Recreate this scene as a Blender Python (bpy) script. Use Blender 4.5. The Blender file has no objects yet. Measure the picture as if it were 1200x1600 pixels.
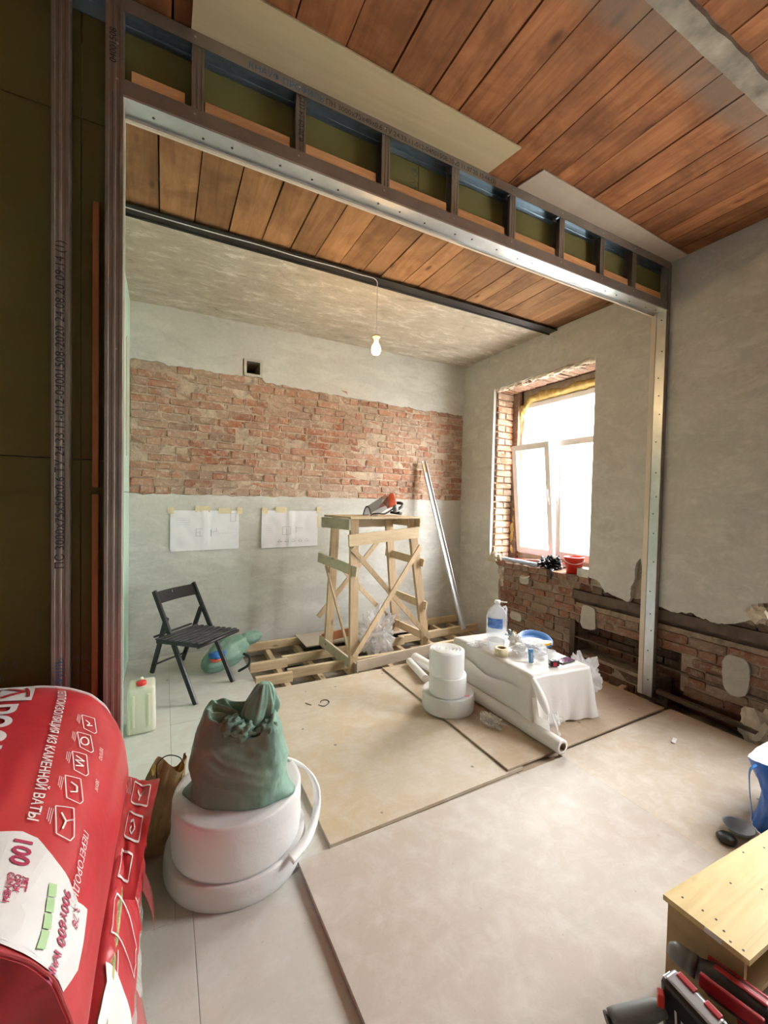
import bpy, bmesh, math, random
from mathutils import Vector, Matrix, noise, Euler
from mathutils.geometry import tessellate_polygon
random.seed(7)
S = bpy.context.scene
COL = S.collection
V = Vector
PI = math.pi

# ---------------------------------------------------------------- camera
cam_d = bpy.data.cameras.new('camera'); cam = bpy.data.objects.new('camera', cam_d); COL.objects.link(cam)
F = V((0.46200434, 0.88645949, -0.02723174)); R = V((0.88685477, -0.46155395, 0.02136766)); U = V((-0.00637265, 0.03402255, 0.99940075))
m = Matrix((R, U, -F)).transposed().to_4x4(); m.translation = V((0, 0, 1.6)); cam.matrix_world = m
cam_d.sensor_fit = 'VERTICAL'; cam_d.sensor_height = 36.0; cam_d.lens = 660.27 / 1600 * 36.0
cam_d.clip_start = 0.02; cam_d.clip_end = 200
S.camera = cam
# ---------------------------------------------------------------- world, light, exposure
S.view_settings.view_transform = 'Standard'; S.view_settings.look = 'None'; S.view_settings.gamma = 1.0
S.view_settings.use_curve_mapping = False
S.view_settings.exposure = 1.2
S.cycles.max_bounces = 10; S.cycles.diffuse_bounces = 6; S.cycles.transparent_max_bounces = 12
S.cycles.sample_clamp_indirect = 8.0; S.cycles.caustics_reflective = False; S.cycles.caustics_refractive = False
W = bpy.data.worlds.new('world'); S.world = W; W.use_nodes = True
wn = W.node_tree; bg = wn.nodes['Background']
bg.inputs['Color'].default_value = (1.0, 0.992, 0.975, 1); bg.inputs['Strength'].default_value = 20.0

def portal(loc, sy, sz):
    L = bpy.data.lights.new('window_portal', 'AREA'); L.shape = 'RECTANGLE'; L.size = sz; L.size_y = sy
    L.cycles.is_portal = True
    o = bpy.data.objects.new('window_portal', L); COL.objects.link(o); o.location = loc
    o.rotation_euler = (0, math.radians(90), 0)      # shines towards -X
    return o
WINS = [(2.75, 4.17), (-0.12, 1.28)]
for a, b in WINS: portal((4.32, (a + b) / 2, 1.95), b - a, 2.15)

# ---------------------------------------------------------------- helpers
def link(o): COL.objects.link(o); return o
ORG = {}
def thing(name, label, cat, org=(0, 0, 0), group=None):
    o = bpy.data.objects.new(name, None); o.empty_display_size = .05; link(o); o.location = org
    o['label'] = label; o['category'] = cat
    if group: o['group'] = group
    ORG[o] = V(org); return o
def raw(name, bm, mat, parent=None, org=None, smooth=False):
    if parent is not None: org = ORG[parent]
    org = V(org) if org is not None else V((0, 0, 0))
    bm.normal_update()
    bmesh.ops.translate(bm, vec=-org, verts=bm.verts[:])
    me = bpy.data.meshes.new(name); bm.to_mesh(me); bm.free()
    if smooth:
        for p in me.polygons: p.use_smooth = True
    if mat: me.materials.append(mat)
    o = link(bpy.data.objects.new(name, me)); ORG[o] = org
    if parent is not None: o.parent = parent
    else: o.location = org
    return o
def part(name, bm, mat, parent, smooth=False, label=None):
    o = raw(name, bm, mat, parent, smooth=smooth)
    # a child of a mesh that has its own origin sits at that origin
    if label: o['label'] = label
    return o
def solo(name, bm, mat, label, cat, org=(0, 0, 0), group=None, smooth=False):
    o = raw(name, bm, mat, None, org, smooth); o['label'] = label; o['category'] = cat
    if group: o['group'] = group
    return o
def struct(name, bm, mat, org=(0, 0, 0)):
    o = raw(name, bm, mat, None, org); o['kind'] = 'structure'; return o

def BM(): return bmesh.new()
def box(bm, c, s, rot=None, bev=0.0):
    r = bmesh.ops.create_cube(bm, size=1.0)['verts']
    M = Matrix.Translation(V(c)) @ (rot.to_4x4() if rot is not None else Matrix.Identity(4)) @ Matrix.Diagonal(V((s[0], s[1], s[2], 1)))
    bmesh.ops.transform(bm, matrix=M, verts=r)
    if bev > 0:
        es = list({e for v in r for e in v.link_edges})
        bmesh.ops.bevel(bm, geom=es, offset=bev, segments=2, affect='EDGES', profile=.6)
    return bm
def bx(bm, x0, x1, y0, y1, z0, z1, bev=0.0):
    return box(bm, ((x0+x1)/2, (y0+y1)/2, (z0+z1)/2), (x1-x0, y1-y0, z1-z0), None, bev)
def frame(d, up=V((0, 0, 1))):
    d = V(d).normalized()
    if abs(d.dot(up)) > .98: up = V((1, 0, 0))
    x = d.cross(up).normalized(); y = x.cross(d).normalized()
    return Matrix((x, y, d)).transposed()            # local z = d
def beam(bm, p, q, w, t, up=V((0, 0, 1)), bev=0.0, roll=0.0):
    """box bar from p to q, width w along (d x up), thickness t along up"""
    p, q = V(p), V(q); d = q - p; M = frame(d, V(up))
    if roll: M = M @ Matrix.Rotation(roll, 3, 'Z')
    return box(bm, (p+q)/2, (w, t, d.length), M, bev)
def cyl(bm, p, q, r, r2=None, n=20, caps=True):
    p, q = V(p), V(q); d = q - p
    M = Matrix.Translation((p+q)/2) @ frame(d).to_4x4()
    bmesh.ops.create_cone(bm, cap_ends=caps, cap_tris=False, segments=n, radius1=r, radius2=r if r2 is None else r2, depth=d.length, matrix=M)
    return bm
def lathe(bm, prof, org=(0, 0, 0), n=32, rot=None, jit=0.0):
    org = V(org); rings = []
    for k, (r, z) in enumerate(prof):
        ring = []
        for i in range(n):
            a = 2*PI*i/n; rr = max(r, 1e-4)
            if jit: rr *= 1 + jit*noise.noise(V((math.cos(a)*1.5, math.sin(a)*1.5, k*.45)) + org)
            v = V((rr*math.cos(a), rr*math.sin(a), z))
            if rot: v = rot @ v
            ring.append(bm.verts.new(org + v))
        rings.append(ring)
    for a, b in zip(rings, rings[1:]):
        for i in range(n): bm.faces.new((a[i], a[(i+1) % n], b[(i+1) % n], b[i]))
    if prof[0][0] > 1e-3: bm.faces.new(rings[0][::-1])
    if prof[-1][0] > 1e-3: bm.faces.new(rings[-1])
    return bm
def tube(bm, pts, r, n=8, closed=False, rf=None):
    pts = [V(p) for p in pts]; rings = []; N = len(pts); up = None
    for k, p in enumerate(pts):
        a = pts[(k-1) % N] if (closed or k) else p; b = pts[(k+1) % N] if (closed or k < N-1) else p
        d = (b-a).normalized()
        if up is None: M = frame(d); up = M.col[1].copy()
        x = d.cross(up).normalized(); up = x.cross(d).normalized()
        rr = rf(k/(N-1)) if rf else r
        rings.append([bm.verts.new(p + (x*math.cos(2*PI*i/n) + up*math.sin(2*PI*i/n))*rr) for i in range(n)])
    for k in range(N if closed else N-1):
        a, b = rings[k], rings[(k+1) % N]
        for i in range(n): bm.faces.new((a[i], a[(i+1) % n], b[(i+1) % n], b[i]))
    if not closed: bm.faces.new(rings[0][::-1]); bm.faces.new(rings[-1])
    return bm
def spline(pts, n=8):
    pts = [V(p) for p in pts]; out = []
    for i in range(len(pts)-1):
        p0 = pts[max(i-1, 0)]; p1 = pts[i]; p2 = pts[i+1]; p3 = pts[min(i+2, len(pts)-1)]
        for k in range(n):
            t = k/n
            out.append(.5*((2*p1) + (p2-p0)*t + (2*p0-5*p1+4*p2-p3)*t*t + (3*p1-p0-3*p2+p3)*t**3))
    out.append(pts[-1]); return out
def strip(bm, pts, wv, th):
    """flat band along pts, width vector wv, thickness th"""
    pts = [V(p) for p in pts]; wv = V(wv); prev = None; N = len(pts)
    for k, p in enumerate(pts):
        d = (pts[min(k+1, N-1)] - pts[max(k-1, 0)]).normalized(); nn = d.cross(wv).normalized()*th*.5
        ring = [bm.verts.new(p - wv/2 - nn), bm.verts.new(p + wv/2 - nn), bm.verts.new(p + wv/2 + nn), bm.verts.new(p - wv/2 + nn)]
        if prev:
            for i in range(4): bm.faces.new((prev[i], prev[(i+1) % 4], ring[(i+1) % 4], ring[i]))
        else: bm.faces.new(ring[::-1])
        prev = ring
    bm.faces.new(prev); return bm
def prism(bm, pts, fn, t0, t1):
    """extrude 2D polygon between depths t0,t1; fn(u,v,t)->Vector"""
    a = [bm.verts.new(fn(u, v, t0)) for u, v in pts]; b = [bm.verts.new(fn(u, v, t1)) for u, v in pts]; n = len(pts)
    for i in range(n): bm.faces.new((a[i], b[i], b[(i+1) % n], a[(i+1) % n]))
    for (i, j, k) in tessellate_polygon([[V((u, v, 0)) for u, v in pts]]):
        if i == j or j == k or k == i: continue
        try: bm.faces.new((a[i], a[j], a[k])); bm.faces.new((b[k], b[j], b[i]))
        except ValueError: pass
    bmesh.ops.recalc_face_normals(bm, faces=bm.faces[:]); return bm
def grid(bm, fn, nu, nv, closeu=False):
    vs = [[bm.verts.new(fn(i/(nu if closeu else nu-1), j/(nv-1))) for j in range(nv)] for i in range(nu)]
    for i in range(nu if closeu else nu-1):
        for j in range(nv-1):
            a = vs[i]; b = vs[(i+1) % nu]
            bm.faces.new((a[j], b[j], b[j+1], a[j+1]))
    return vs
def nz(p, s=1.0, seed=0.0): return noise.noise(V(p)*s + V((seed, seed*1.7, -seed)))
def ragged(p, q, n, amp, seed=0.0, f=9):
    out = []
    for i in range(n+1):
        t = i/n; u = p[0]+(q[0]-p[0])*t; v = p[1]+(q[1]-p[1])*t
        k = 0 if i in (0, n) else 1
        dx, dy = q[0]-p[0], q[1]-p[1]; L = math.hypot(dx, dy) or 1
        o = (nz((t*L*f, seed, .3)) + .6*nz((t*L*f*3.1, seed, 1.3)))*amp*k
        out.append((u - dy/L*o, v + dx/L*o))
    return out
def holed(bm, u0, u1, v0, v1, holes, fn, t0, t1):
    us = sorted({u0, u1, *[h[0] for h in holes], *[h[1] for h in holes]}); vs = sorted({v0, v1, *[h[2] for h in holes], *[h[3] for h in holes]})
    us = [u for u in us if u0 <= u <= u1]; vs = [v for v in vs if v0 <= v <= v1]
    def hole(i, j):
        if i < 0 or j < 0 or i >= len(us)-1 or j >= len(vs)-1: return True
        cu, cv = (us[i]+us[i+1])/2, (vs[j]+vs[j+1])/2
        return any(h[0] < cu < h[1] and h[2] < cv < h[3] for h in holes)
    cache = {}
    def vt(i, j, t):
        if (i, j, t) not in cache: cache[(i, j, t)] = bm.verts.new(fn(us[i], vs[j], t0 if t == 0 else t1))
        return cache[(i, j, t)]
    for i in range(len(us)-1):
        for j in range(len(vs)-1):
            if hole(i, j): continue
            bm.faces.new((vt(i, j, 0), vt(i+1, j, 0), vt(i+1, j+1, 0), vt(i, j+1, 0)))
            bm.faces.new((vt(i, j, 1), vt(i, j+1, 1), vt(i+1, j+1, 1), vt(i+1, j, 1)))
            for (di, dj, a, b) in ((-1, 0, (i, j+1), (i, j)), (1, 0, (i+1, j), (i+1, j+1)), (0, -1, (i, j), (i+1, j)), (0, 1, (i+1, j+1), (i, j+1))):
                if hole(i+di, j+dj): bm.faces.new((vt(*a, 0), vt(*a, 1), vt(*b, 1), vt(*b, 0))[::-1])
    bmesh.ops.recalc_face_normals(bm, faces=bm.faces[:]); return bm
YZ = lambda y, z, t: V((t, y, z))
XZ = lambda x, z, t: V((x, t, z))
XY = lambda x, y, t: V((x, y, t))

def text_bm(s, size, fn, mid=False, cuts=0, spacing=1.0, bold=0.0):
    """text as flat mesh; fn maps (tx, ty) to a point"""
    cu = bpy.data.curves.new('t', 'FONT'); cu.body = s; cu.size = size; cu.resolution_u = 3; cu.space_character = spacing
    cu.offset = bold
    if mid: cu.align_x = 'CENTER'
    o = bpy.data.objects.new('t', cu); COL.objects.link(o)
    dg = bpy.context.evaluated_depsgraph_get(); dg.update()
    me = bpy.data.meshes.new_from_object(o.evaluated_get(dg)); bpy.data.objects.remove(o)
    bm = BM(); bm.from_mesh(me); bpy.data.meshes.remove(me); bpy.data.curves.remove(cu)
    if cuts: bmesh.ops.subdivide_edges(bm, edges=[e for e in bm.edges if e.calc_length() > size*.3], cuts=cuts, use_grid_fill=False); bmesh.ops.triangulate(bm, faces=bm.faces[:])
    for v in bm.verts: v.co = fn(v.co.x, v.co.y)
    return bm

# ---------------------------------------------------------------- materials
class N:
    def __init__(s, name):
        s.m = bpy.data.materials.new(name); s.m.use_nodes = True; s.t = s.m.node_tree; s.b = s.t.nodes['Principled BSDF']
        s.pos = None
    def n(s, typ, **kw):
        o = s.t.nodes.new(typ)
        for k, v in kw.items(): setattr(o, k, v)
        return o
    def l(s, a, b): s.t.links.new(a, b)
    def P(s, scale=(1, 1, 1), rot=(0, 0, 0), obj=False):
        g = s.n('ShaderNodeTexCoord').outputs['Object'] if obj else s.n('ShaderNodeNewGeometry').outputs['Position']
        mp = s.n('ShaderNodeMapping'); mp.inputs['Scale'].default_value = scale; mp.inputs['Rotation'].default_value = rot
        s.l(g, mp.inputs['Vector']); return mp.outputs['Vector']
    def noise(s, vec, scale, detail=4, rough=.55, dist=0.0):
        o = s.n('ShaderNodeTexNoise'); o.inputs['Scale'].default_value = scale; o.inputs['Detail'].default_value = detail
        o.inputs['Roughness'].default_value = rough; o.inputs['Distortion'].default_value = dist
        s.l(vec, o.inputs['Vector']); return o.outputs['Fac']
    def ramp(s, fac, stops):
        o = s.n('ShaderNodeValToRGB'); cr = o.color_ramp
        while len(cr.elements) > len(stops): cr.elements.remove(cr.elements[-1])
        while len(cr.elements) < len(stops): cr.elements.new(.5)
        for e, (p, c) in zip(cr.elements, stops):
            e.position = p; e.color = (*c, 1) if len(c) == 3 else c
        s.l(fac, o.inputs['Fac']); return o.outputs['Color']
    def mix(s, fac, a, b, mode='MIX'):
        o = s.n('ShaderNodeMix', data_type='RGBA', blend_type=mode)
        for i, x in ((0, fac), (6, a), (7, b)):
            if isinstance(x, (int, float)): o.inputs[i].default_value = x
            elif isinstance(x, tuple): o.inputs[i].default_value = (*x, 1)
            else: s.l(x, o.inputs[i])
        return o.outputs[2]
    def math(s, op, a, b=None, clamp=False):
        o = s.n('ShaderNodeMath', operation=op); o.use_clamp = clamp
        for i, x in ((0, a), (1, b)):
            if x is None: continue
            if isinstance(x, (int, float)): o.inputs[i].default_value = x
            else: s.l(x, o.inputs[i])
        return o.outputs[0]
    def bump(s, h, strength=.3, dist=.01):
        o = s.n('ShaderNodeBump'); o.inputs['Strength'].default_value = strength; o.inputs['Distance'].default_value = dist
        s.l(h, o.inputs['Height']); s.l(o.outputs['Normal'], s.b.inputs['Normal'])
    def col(s, c):
        if isinstance(c, tuple): s.b.inputs['Base Color'].default_value = (*c, 1)
        else: s.l(c, s.b.inputs['Base Color'])
    def set(s, **kw):
        for k, v in kw.items(): s.b.inputs[k.replace('_', ' ')].default_value = v
        return s.m
K3 = lambda v: (v, v, v)

def m_plain(name, c, rough=.6, metal=0.0, var=.12, scale=12, bumpv=.12, **kw):
    k = N(name); f = k.noise(k.P(), scale, 4)
    lo = tuple(x*(1-var) for x in c); hi = tuple(min(1, x*(1+var)) for x in c)
    k.col(k.ramp(f, [(.3, lo), (.7, hi)])); k.bump(k.noise(k.P(), scale*6, 3), bumpv, .004)
    return k.set(Roughness=rough, Metallic=metal, **kw)

def m_plaster(name, c, streak=(1, 1, 3)):
    k = N(name); p = k.P()
    big = k.noise(p, .9, 3, .6, .3); st = k.noise(k.P(streak), 2.2, 6, .68, .5); fine = k.noise(p, 24, 4, .7)
    blot = k.noise(k.P((.7, .7, 1.6)), 2.6, 5, .7, .8)
    c0 = k.ramp(big, [(.3, tuple(x*.84 for x in c)), (.52, c), (.72, tuple(x*1.10 for x in c))])
    c1 = k.mix(k.ramp(st, [(.49, K3(0)), (.60, K3(.65))]), c0, tuple(min(1, x*1.24) for x in c))
    c2 = k.mix(k.ramp(blot, [(.32, K3(.6)), (.46, K3(0))]), c1, tuple(x*.78 for x in c))
    k.col(k.mix(.22, c2, k.ramp(fine, [(.3, tuple(x*.7 for x in c)), (.7, tuple(x*1.2 for x in c))])))
    h = k.math('ADD', k.math('MULTIPLY', st, .8), k.math('MULTIPLY', fine, .35)); k.bump(h, .35, .02)
    return k.set(Roughness=.85, Specular_IOR_Level=.25)
M_plaster = m_plaster('grey_plaster', (.55, .555, .525))
M_plaster2 = m_plaster('grey_plaster_side', (.53, .525, .49), (1, 2, 4))
M_patch = m_plaster('filler_patch', (.46, .45, .40))
M_near = m_plaster('near_wall_plaster', (.46, .44, .40))

def m_slab():
    k = N('rough_concrete_slab'); p = k.P((.55, 1.5, 1), (0, 0, .12))
    a = k.noise(p, 6.5, 8, .78, .3); b = k.noise(p, 16, 5, .7, .5); w = k.noise(k.P(), 1.2, 3)
    c = k.ramp(a, [(.30, (.32, .275, .21)), (.42, (.60, .54, .44)), (.54, (.68, .62, .52)), (.61, (.90, .85, .76))])
    k.col(k.mix(k.ramp(w, [(.35, K3(.0)), (.7, K3(.35))]), c, (.50, .41, .29)))
    k.bump(k.math('ADD', a, k.math('MULTIPLY', b, .6)), .9, .05); return k.set(Roughness=.95, Specular_IOR_Level=.1)
M_slab = m_slab()

def m_brick(name, dusty=.5, dark=1.0):
    k = N(name); g = k.n('ShaderNodeNewGeometry'); oi = k.n('ShaderNodeObjectInfo')
    r = k.math('FRACT', k.math('ADD', g.outputs['Random Per Island'], oi.outputs['Random']))
    d = dark
    s = lambda c: tuple(x*d for x in c)
    c = k.ramp(r, [(0, s((.235, .082, .045))), (.22, s((.33, .115, .06))), (.42, s((.40, .165, .09))), (.6, s((.36, .19, .125))), (.75, s((.30, .20, .145))), (.88, s((.40, .29, .21))), (1, s((.18, .10, .07)))])
    p = k.P(); n1 = k.noise(p, 3.0, 6, .72, .4); n2 = k.noise(p, 26, 5, .7)
    c = k.mix(k.math('MULTIPLY', k.ramp(n1, [(.36, K3(0)), (.62, K3(1))]), dusty), c, s((.46, .335, .245)))
    c = k.mix(k.ramp(n2, [(.50, K3(0)), (.64, K3(.75*dusty+.1))]), c, s((.62, .53, .42)))
    k.col(c); k.bump(k.math('ADD', n2, n1), .7, .012); return k.set(Roughness=.9, Specular_IOR_Level=.2)
M_brick = m_brick('old_brick', .68); M_brick_dark = m_brick('dark_brick', .30, .42); M_brick_low = m_brick('dusty_low_brick', .62, .62)  # dark copy: same brick, darker and less dusty, for chases and outer leaf
def m_mortar(name, c):
    k = N(name); p = k.P(); a = k.noise(p, 9, 7, .75, .5); b = k.noise(p, 1.6, 3)
    x = k.ramp(a, [(.3, tuple(v*.45 for v in c)), (.5, c), (.72, tuple(v*1.3 for v in c))])
    k.col(k.mix(k.ramp(b, [(.5, K3(0)), (.65, K3(.5))]), x, (.36, .22, .15))); k.bump(a, 1.0, .03)
    return k.set(Roughness=.95, Specular_IOR_Level=.1)
M_mortar = m_mortar('lime_mortar', (.56, .46, .36)); M_mortar_d = m_mortar('dark_mortar', (.13, .10, .075))  # second mortar is the same mix in a much darker tone

def m_wood(name, c1, c2, axis='Y', scale=1.0, rough=.75, stain=0.0, var=.25, band=None, knots=True):
    k = N(name); oi = k.n('ShaderNodeObjectInfo')
    sc = {'X': (1.2, 14, 14), 'Y': (14, 1.2, 14), 'Z': (14, 14, 1.2)}[axis]
    off = k.n('ShaderNodeVectorMath', operation='ADD'); g = k.n('ShaderNodeNewGeometry').outputs['Position']
    cmb = k.n('ShaderNodeCombineXYZ'); 
    for i in range(3): k.l(k.math('MULTIPLY', oi.outputs['Random'], 7.3*(i+1)), cmb.inputs[i])
    k.l(g, off.inputs[0]); k.l(cmb.outputs[0], off.inputs[1])
    mp = k.n('ShaderNodeMapping'); mp.inputs['Scale'].default_value = tuple(s*scale for s in sc); k.l(off.outputs[0], mp.inputs['Vector'])
    gr = k.noise(mp.outputs[0], 1.4, 7, .65, 1.2); bl = k.noise(off.outputs[0], 2.3, 5, .65, .4)
    c = k.ramp(gr, [(.3, c1), (.68, c2)])
    rv = k.ramp(oi.outputs['Random'], [(0, K3(1-var)), (1, K3(1+var))])
    c = k.mix(1.0, c, rv, 'MULTIPLY')
    if stain: c = k.mix(k.math('MULTIPLY', k.ramp(bl, [(.42, K3(0)), (.62, K3(1))]), stain), c, tuple(x*.38 for x in c1))
    if knots:
        vo = k.n('ShaderNodeTexVoronoi'); vo.inputs['Scale'].default_value = 1.0
        mk = k.n('ShaderNodeMapping'); mk.inputs['Scale'].default_value = {'X': (2.4, 6, 6), 'Y': (6, 2.4, 6), 'Z': (6, 6, 2.4)}[axis]
        k.l(off.outputs[0], mk.inputs['Vector']); k.l(mk.outputs[0], vo.inputs['Vector'])
        c = k.mix(k.ramp(vo.outputs['Distance'], [(.05, K3(.8)), (.13, K3(0))]), c, tuple(x*.3 for x in c1))
    if band:   # grey dirt left where a wall once met the boards
        sx = k.n('ShaderNodeSeparateXYZ'); k.l(g, sx.inputs[0])
        yy = k.math('ADD', sx.outputs['Y'], k.math('MULTIPLY', k.noise(k.P(), 5, 3), .08))
        mr = k.ramp(k.math('SUBTRACT', yy, band[0]-.12), [(0.0, K3(0)), (.09, K3(0)), (.11, K3(.7)), (.12+band[1]*.8, K3(.6)), (.12+band[1]+.04, K3(0))])
        c = k.mix(mr, c, (.17, .14, .11))
    k.col(c); k.bump(gr, .25, .006); return k.set(Roughness=rough, Specular_IOR_Level=.25)
M_ceil = m_wood('stained_ceiling_board', (.24, .088, .034), (.44, .185, .078), 'Y', .8, .8, .6, .28, band=(1.06, .20))
M_ceil_far = m_wood('brown_ceiling_board', (.235, .115, .050), (.38, .205, .092), 'Y', .8, .8, .5, .22)
M_pine = m_wood('pale_pine', (.55, .42, .26), (.72, .59, .40), 'X', 1, .65, .15, .08)
M_pine_y = m_wood('pale_pine_y', (.52, .40, .25), (.70, .57, .38), 'Y', 1, .65, .15, .08)
M_pine_z = m_wood('pale_pine_z', (.50, .37, .23), (.66, .52, .35), 'Z', 1, .7, .25, .12)
M_pinegrey = m_wood('weathered_board', (.44, .39, .29), (.56, .50, .38), 'X', 1, .8, .3, .12)
M_box_top = m_wood('yellow_stool_board', (.60, .45, .20), (.78, .62, .32), 'X', .9, .45, .12, .05)
M_box_side = m_wood('brown_fibreboard', (.36, .25, .12), (.45, .32, .16), 'X', .5, .6, .1, .03, knots=False)
M_orange = m_wood('orange_batten', (.60, .28, .11), (.82, .46, .22), 'X', 1, .7, .1, .2, knots=False)
M_orange_d = m_wood('brown_batten', (.34, .14, .06), (.46, .20, .09), 'Z', 1, .7, .1, .1, knots=False)

def m_floor(name, c, warm=(.62, .50, .36), dust=(.66, .63, .60), amt=.5):
    k = N(name); oi = k.n('ShaderNodeObjectInfo'); p = k.P()
    a = k.noise(p, 1.7, 6, .65, .5); b = k.noise(p, 7, 6, .72, .4); s = k.noise(p, 38, 4, .7); st = k.noise(k.P((.6, 8, 1)), 2.4, 5, .6)
    x = k.mix(k.ramp(a, [(.36, K3(0)), (.66, K3(amt))]), c, warm)
    x = k.mix(k.ramp(b, [(.44, K3(0)), (.66, K3(.55))]), x, dust)
    x = k.mix(k.ramp(st, [(.5, K3(0)), (.7, K3(.3))]), x, tuple(v*.86 for v in c))
    x = k.mix(k.ramp(s, [(.66, K3(0)), (.72, K3(.5))]), x, tuple(v*.55 for v in warm))
    vo = k.n('ShaderNodeTexVoronoi'); vo.inputs['Scale'].default_value = 5.0; k.l(p, vo.inputs['Vector'])
    x = k.mix(k.ramp(vo.outputs['Distance'], [(.045, K3(.75)), (.06, K3(0))]), x, (.12, .10, .09))
    k.col(x); k.bump(b, .08, .004); return k.set(Roughness=.5, Specular_IOR_Level=.45)
M_fl_a = m_floor('dusty_fibreboard', (.48, .435, .385), (.43, .36, .28), (.60, .57, .53), .55)
M_fl_b = m_floor('dusty_fibreboard_warm', (.48, .42, .33), (.48, .37, .23), (.58, .54, .48), .8)
M_fl_c = m_floor('dusty_fibreboard_brown', (.44, .355, .26), (.42, .30, .18), (.54, .47, .39), .7)
M_fl_g = m_floor('pale_gypsum_floor', (.50, .50, .46), (.47, .43, .36), (.60, .61, .58), .4)
M_fl_d = m_floor('dusty_fibreboard_right', (.50, .44, .36), (.50, .39, .27), (.66, .63, .58), .6)
M_edge = m_plain('dark_board_edge', (.13, .075, .045), .8, var=.2)
M_sub = m_plain('rubble_subfloor', (.24, .21, .17), .95, var=.5, scale=6, bumpv=.8)

def m_metal(name, c, rough=.38, var=.15):
    k = N(name); p = k.P(); a = k.noise(p, 4, 4, .6, .5); 
    k.col(k.ramp(a, [(.3, tuple(x*(1-var) for x in c)), (.7, tuple(min(1, x*(1+var)) for x in c))]))
    k.bump(k.noise(p, 60, 3), .06, .002); return k.set(Roughness=rough, Metallic=.85)
M_zinc = m_metal('galvanised_steel', (.62, .65, .66)); M_zinc_d = m_metal('brownish_steel', (.37, .335, .30), .5)
M_steel = m_plain('black_painted_beam', (.025, .025, .024), .45, .2)
M_rust = m_plain('rusty_angle_iron', (.12, .085, .06), .8, .1, .3)
def m_gyps(name, c):
    return m_plain(name, c, .85, var=.06, scale=3, bumpv=.05)
M_green = m_gyps('olive_gypsum_board', (.20, .19, .065)); M_aqua = m_gyps('aqua_gypsum_board', (.42, .58, .48)); M_cream = m_gyps('cream_gypsum_edge', (.68, .62, .52))
M_ply = m_wood('birch_plywood', (.56, .47, .29), (.66, .56, .37), 'X', .4, .7, .05, .03, knots=False)
M_ply2 = m_wood('dusty_plywood', (.52, .44, .35), (.60, .52, .43), 'X', .4, .7, .2, .03, knots=False)
M_ink = m_plain('printing_ink', (.05, .05, .07), .7, var=.05); M_inkblue = m_plain('blue_ink', (.10, .22, .42), .7, var=.05); M_inkgreen = m_plain('dark_green_ink', (.12, .13, .06), .8, var=.05)
M_white = m_plain('white_paint', (.80, .80, .80), .4, var=.03); M_pvc = m_plain('white_pvc', (.92, .92, .93), .3, var=.02, bumpv=.02)
M_black = m_plain('black_lacquered_wood', (.012, .012, .014), .38, var=.2); M_blackp = m_plain('black_plastic', (.02, .02, .022), .4, var=.2)
M_screw = m_plain('screw_head', (.05, .05, .05), .4, .6)

def m_film(name, c, trans=.35, rough=.35, alpha=1.0):
    k = N(name); t = k.t; out = t.nodes['Material Output']
    k.col(c); k.set(Roughness=rough, Specular_IOR_Level=.6); k.bump(k.noise(k.P(), 18, 4, .6, .5), .35, .01)
    tr = k.n('ShaderNodeBsdfTranslucent'); tr.inputs['Color'].default_value = (*c, 1)
    mx = k.n('ShaderNodeMixShader'); mx.inputs[0].default_value = trans; k.l(k.b.outputs[0], mx.inputs[1]); k.l(tr.outputs[0], mx.inputs[2])
    if alpha < 1:
        tp = k.n('ShaderNodeBsdfTransparent'); m2 = k.n('ShaderNodeMixShader'); m2.inputs[0].default_value = alpha
        k.l(tp.outputs[0], m2.inputs[1]); k.l(mx.outputs[0], m2.inputs[2]); k.l(m2.outputs[0], out.inputs['Surface'])
    else: k.l(mx.outputs[0], out.inputs['Surface'])
    return k.m
M_film = m_film('white_polythene', (.88, .87, .85), .3); M_foam = m_film('white_foam', (.86, .87, .87), .25, .5)
M_clear = m_film('clear_polythene', (.85, .86, .87), .3, .12, .45); M_clear2 = m_film('clear_pet', (.85, .88, .92), .2, .08, .3)
M_milky = m_film('milky_canister', (.80, .80, .68), .35, .35)
def m_cloth(name, c, weave=160):
    k = N(name); a = k.noise(k.P(), 6, 5, .6); 
    k.col(k.ramp(a, [(.32, tuple(x*.75 for x in c)), (.56, c), (.75, tuple(min(1, x*1.5+.03) for x in c))]))
    w = k.n('ShaderNodeTexChecker'); w.inputs['Scale'].default_value = weave; k.l(k.P(), w.inputs['Vector'])
    k.bump(k.math('ADD', k.math('MULTIPLY', w.outputs['Fac'], .2), k.noise(k.P((1, 1, .4)), 30, 4)), .35, .006)
    return k.set(Roughness=.55, Specular_IOR_Level=.4)
M_sack = m_cloth('green_woven_sack', (.20, .34, .27)); 
M_kraft = m_plain('kraft_paper', (.50, .35, .18), .75, var=.3, scale=9, bumpv=.4)
M_red = m_plain('red_polythene', (.50, .035, .045), .32, var=.12, scale=4, bumpv=.25)
M_redlt = m_film('clear_red_polythene', (.62, .12, .13), .3, .15, .75)
M_label = m_plain('white_print', (.80, .80, .80), .4, var=.04); M_redprint = m_plain('crimson_print', (.40, .03, .09), .5, var=.05); M_greenprint = m_plain('green_print', (.38, .60, .30), .5, var=.05)
M_wool = m_plain('stone_wool', (.42, .40, .20), .95, var=.35, scale=30, bumpv=.9)
M_redpl = m_plain('red_plastic', (.62, .03, .02), .35, var=.06); M_bluepl = m_plain('blue_plastic', (.02, .16, .50), .4, var=.1); M_yellow = m_plain('yellow_plastic', (.85, .50, .03), .45, var=.1)
M_orangep = m_plain('orange_plastic', (.70, .13, .06), .4, var=.1)
M_foamy = m_plain('yellow_mounting_foam', (.62, .46, .16), .85, var=.3, scale=14, bumpv=1.0)
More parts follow.
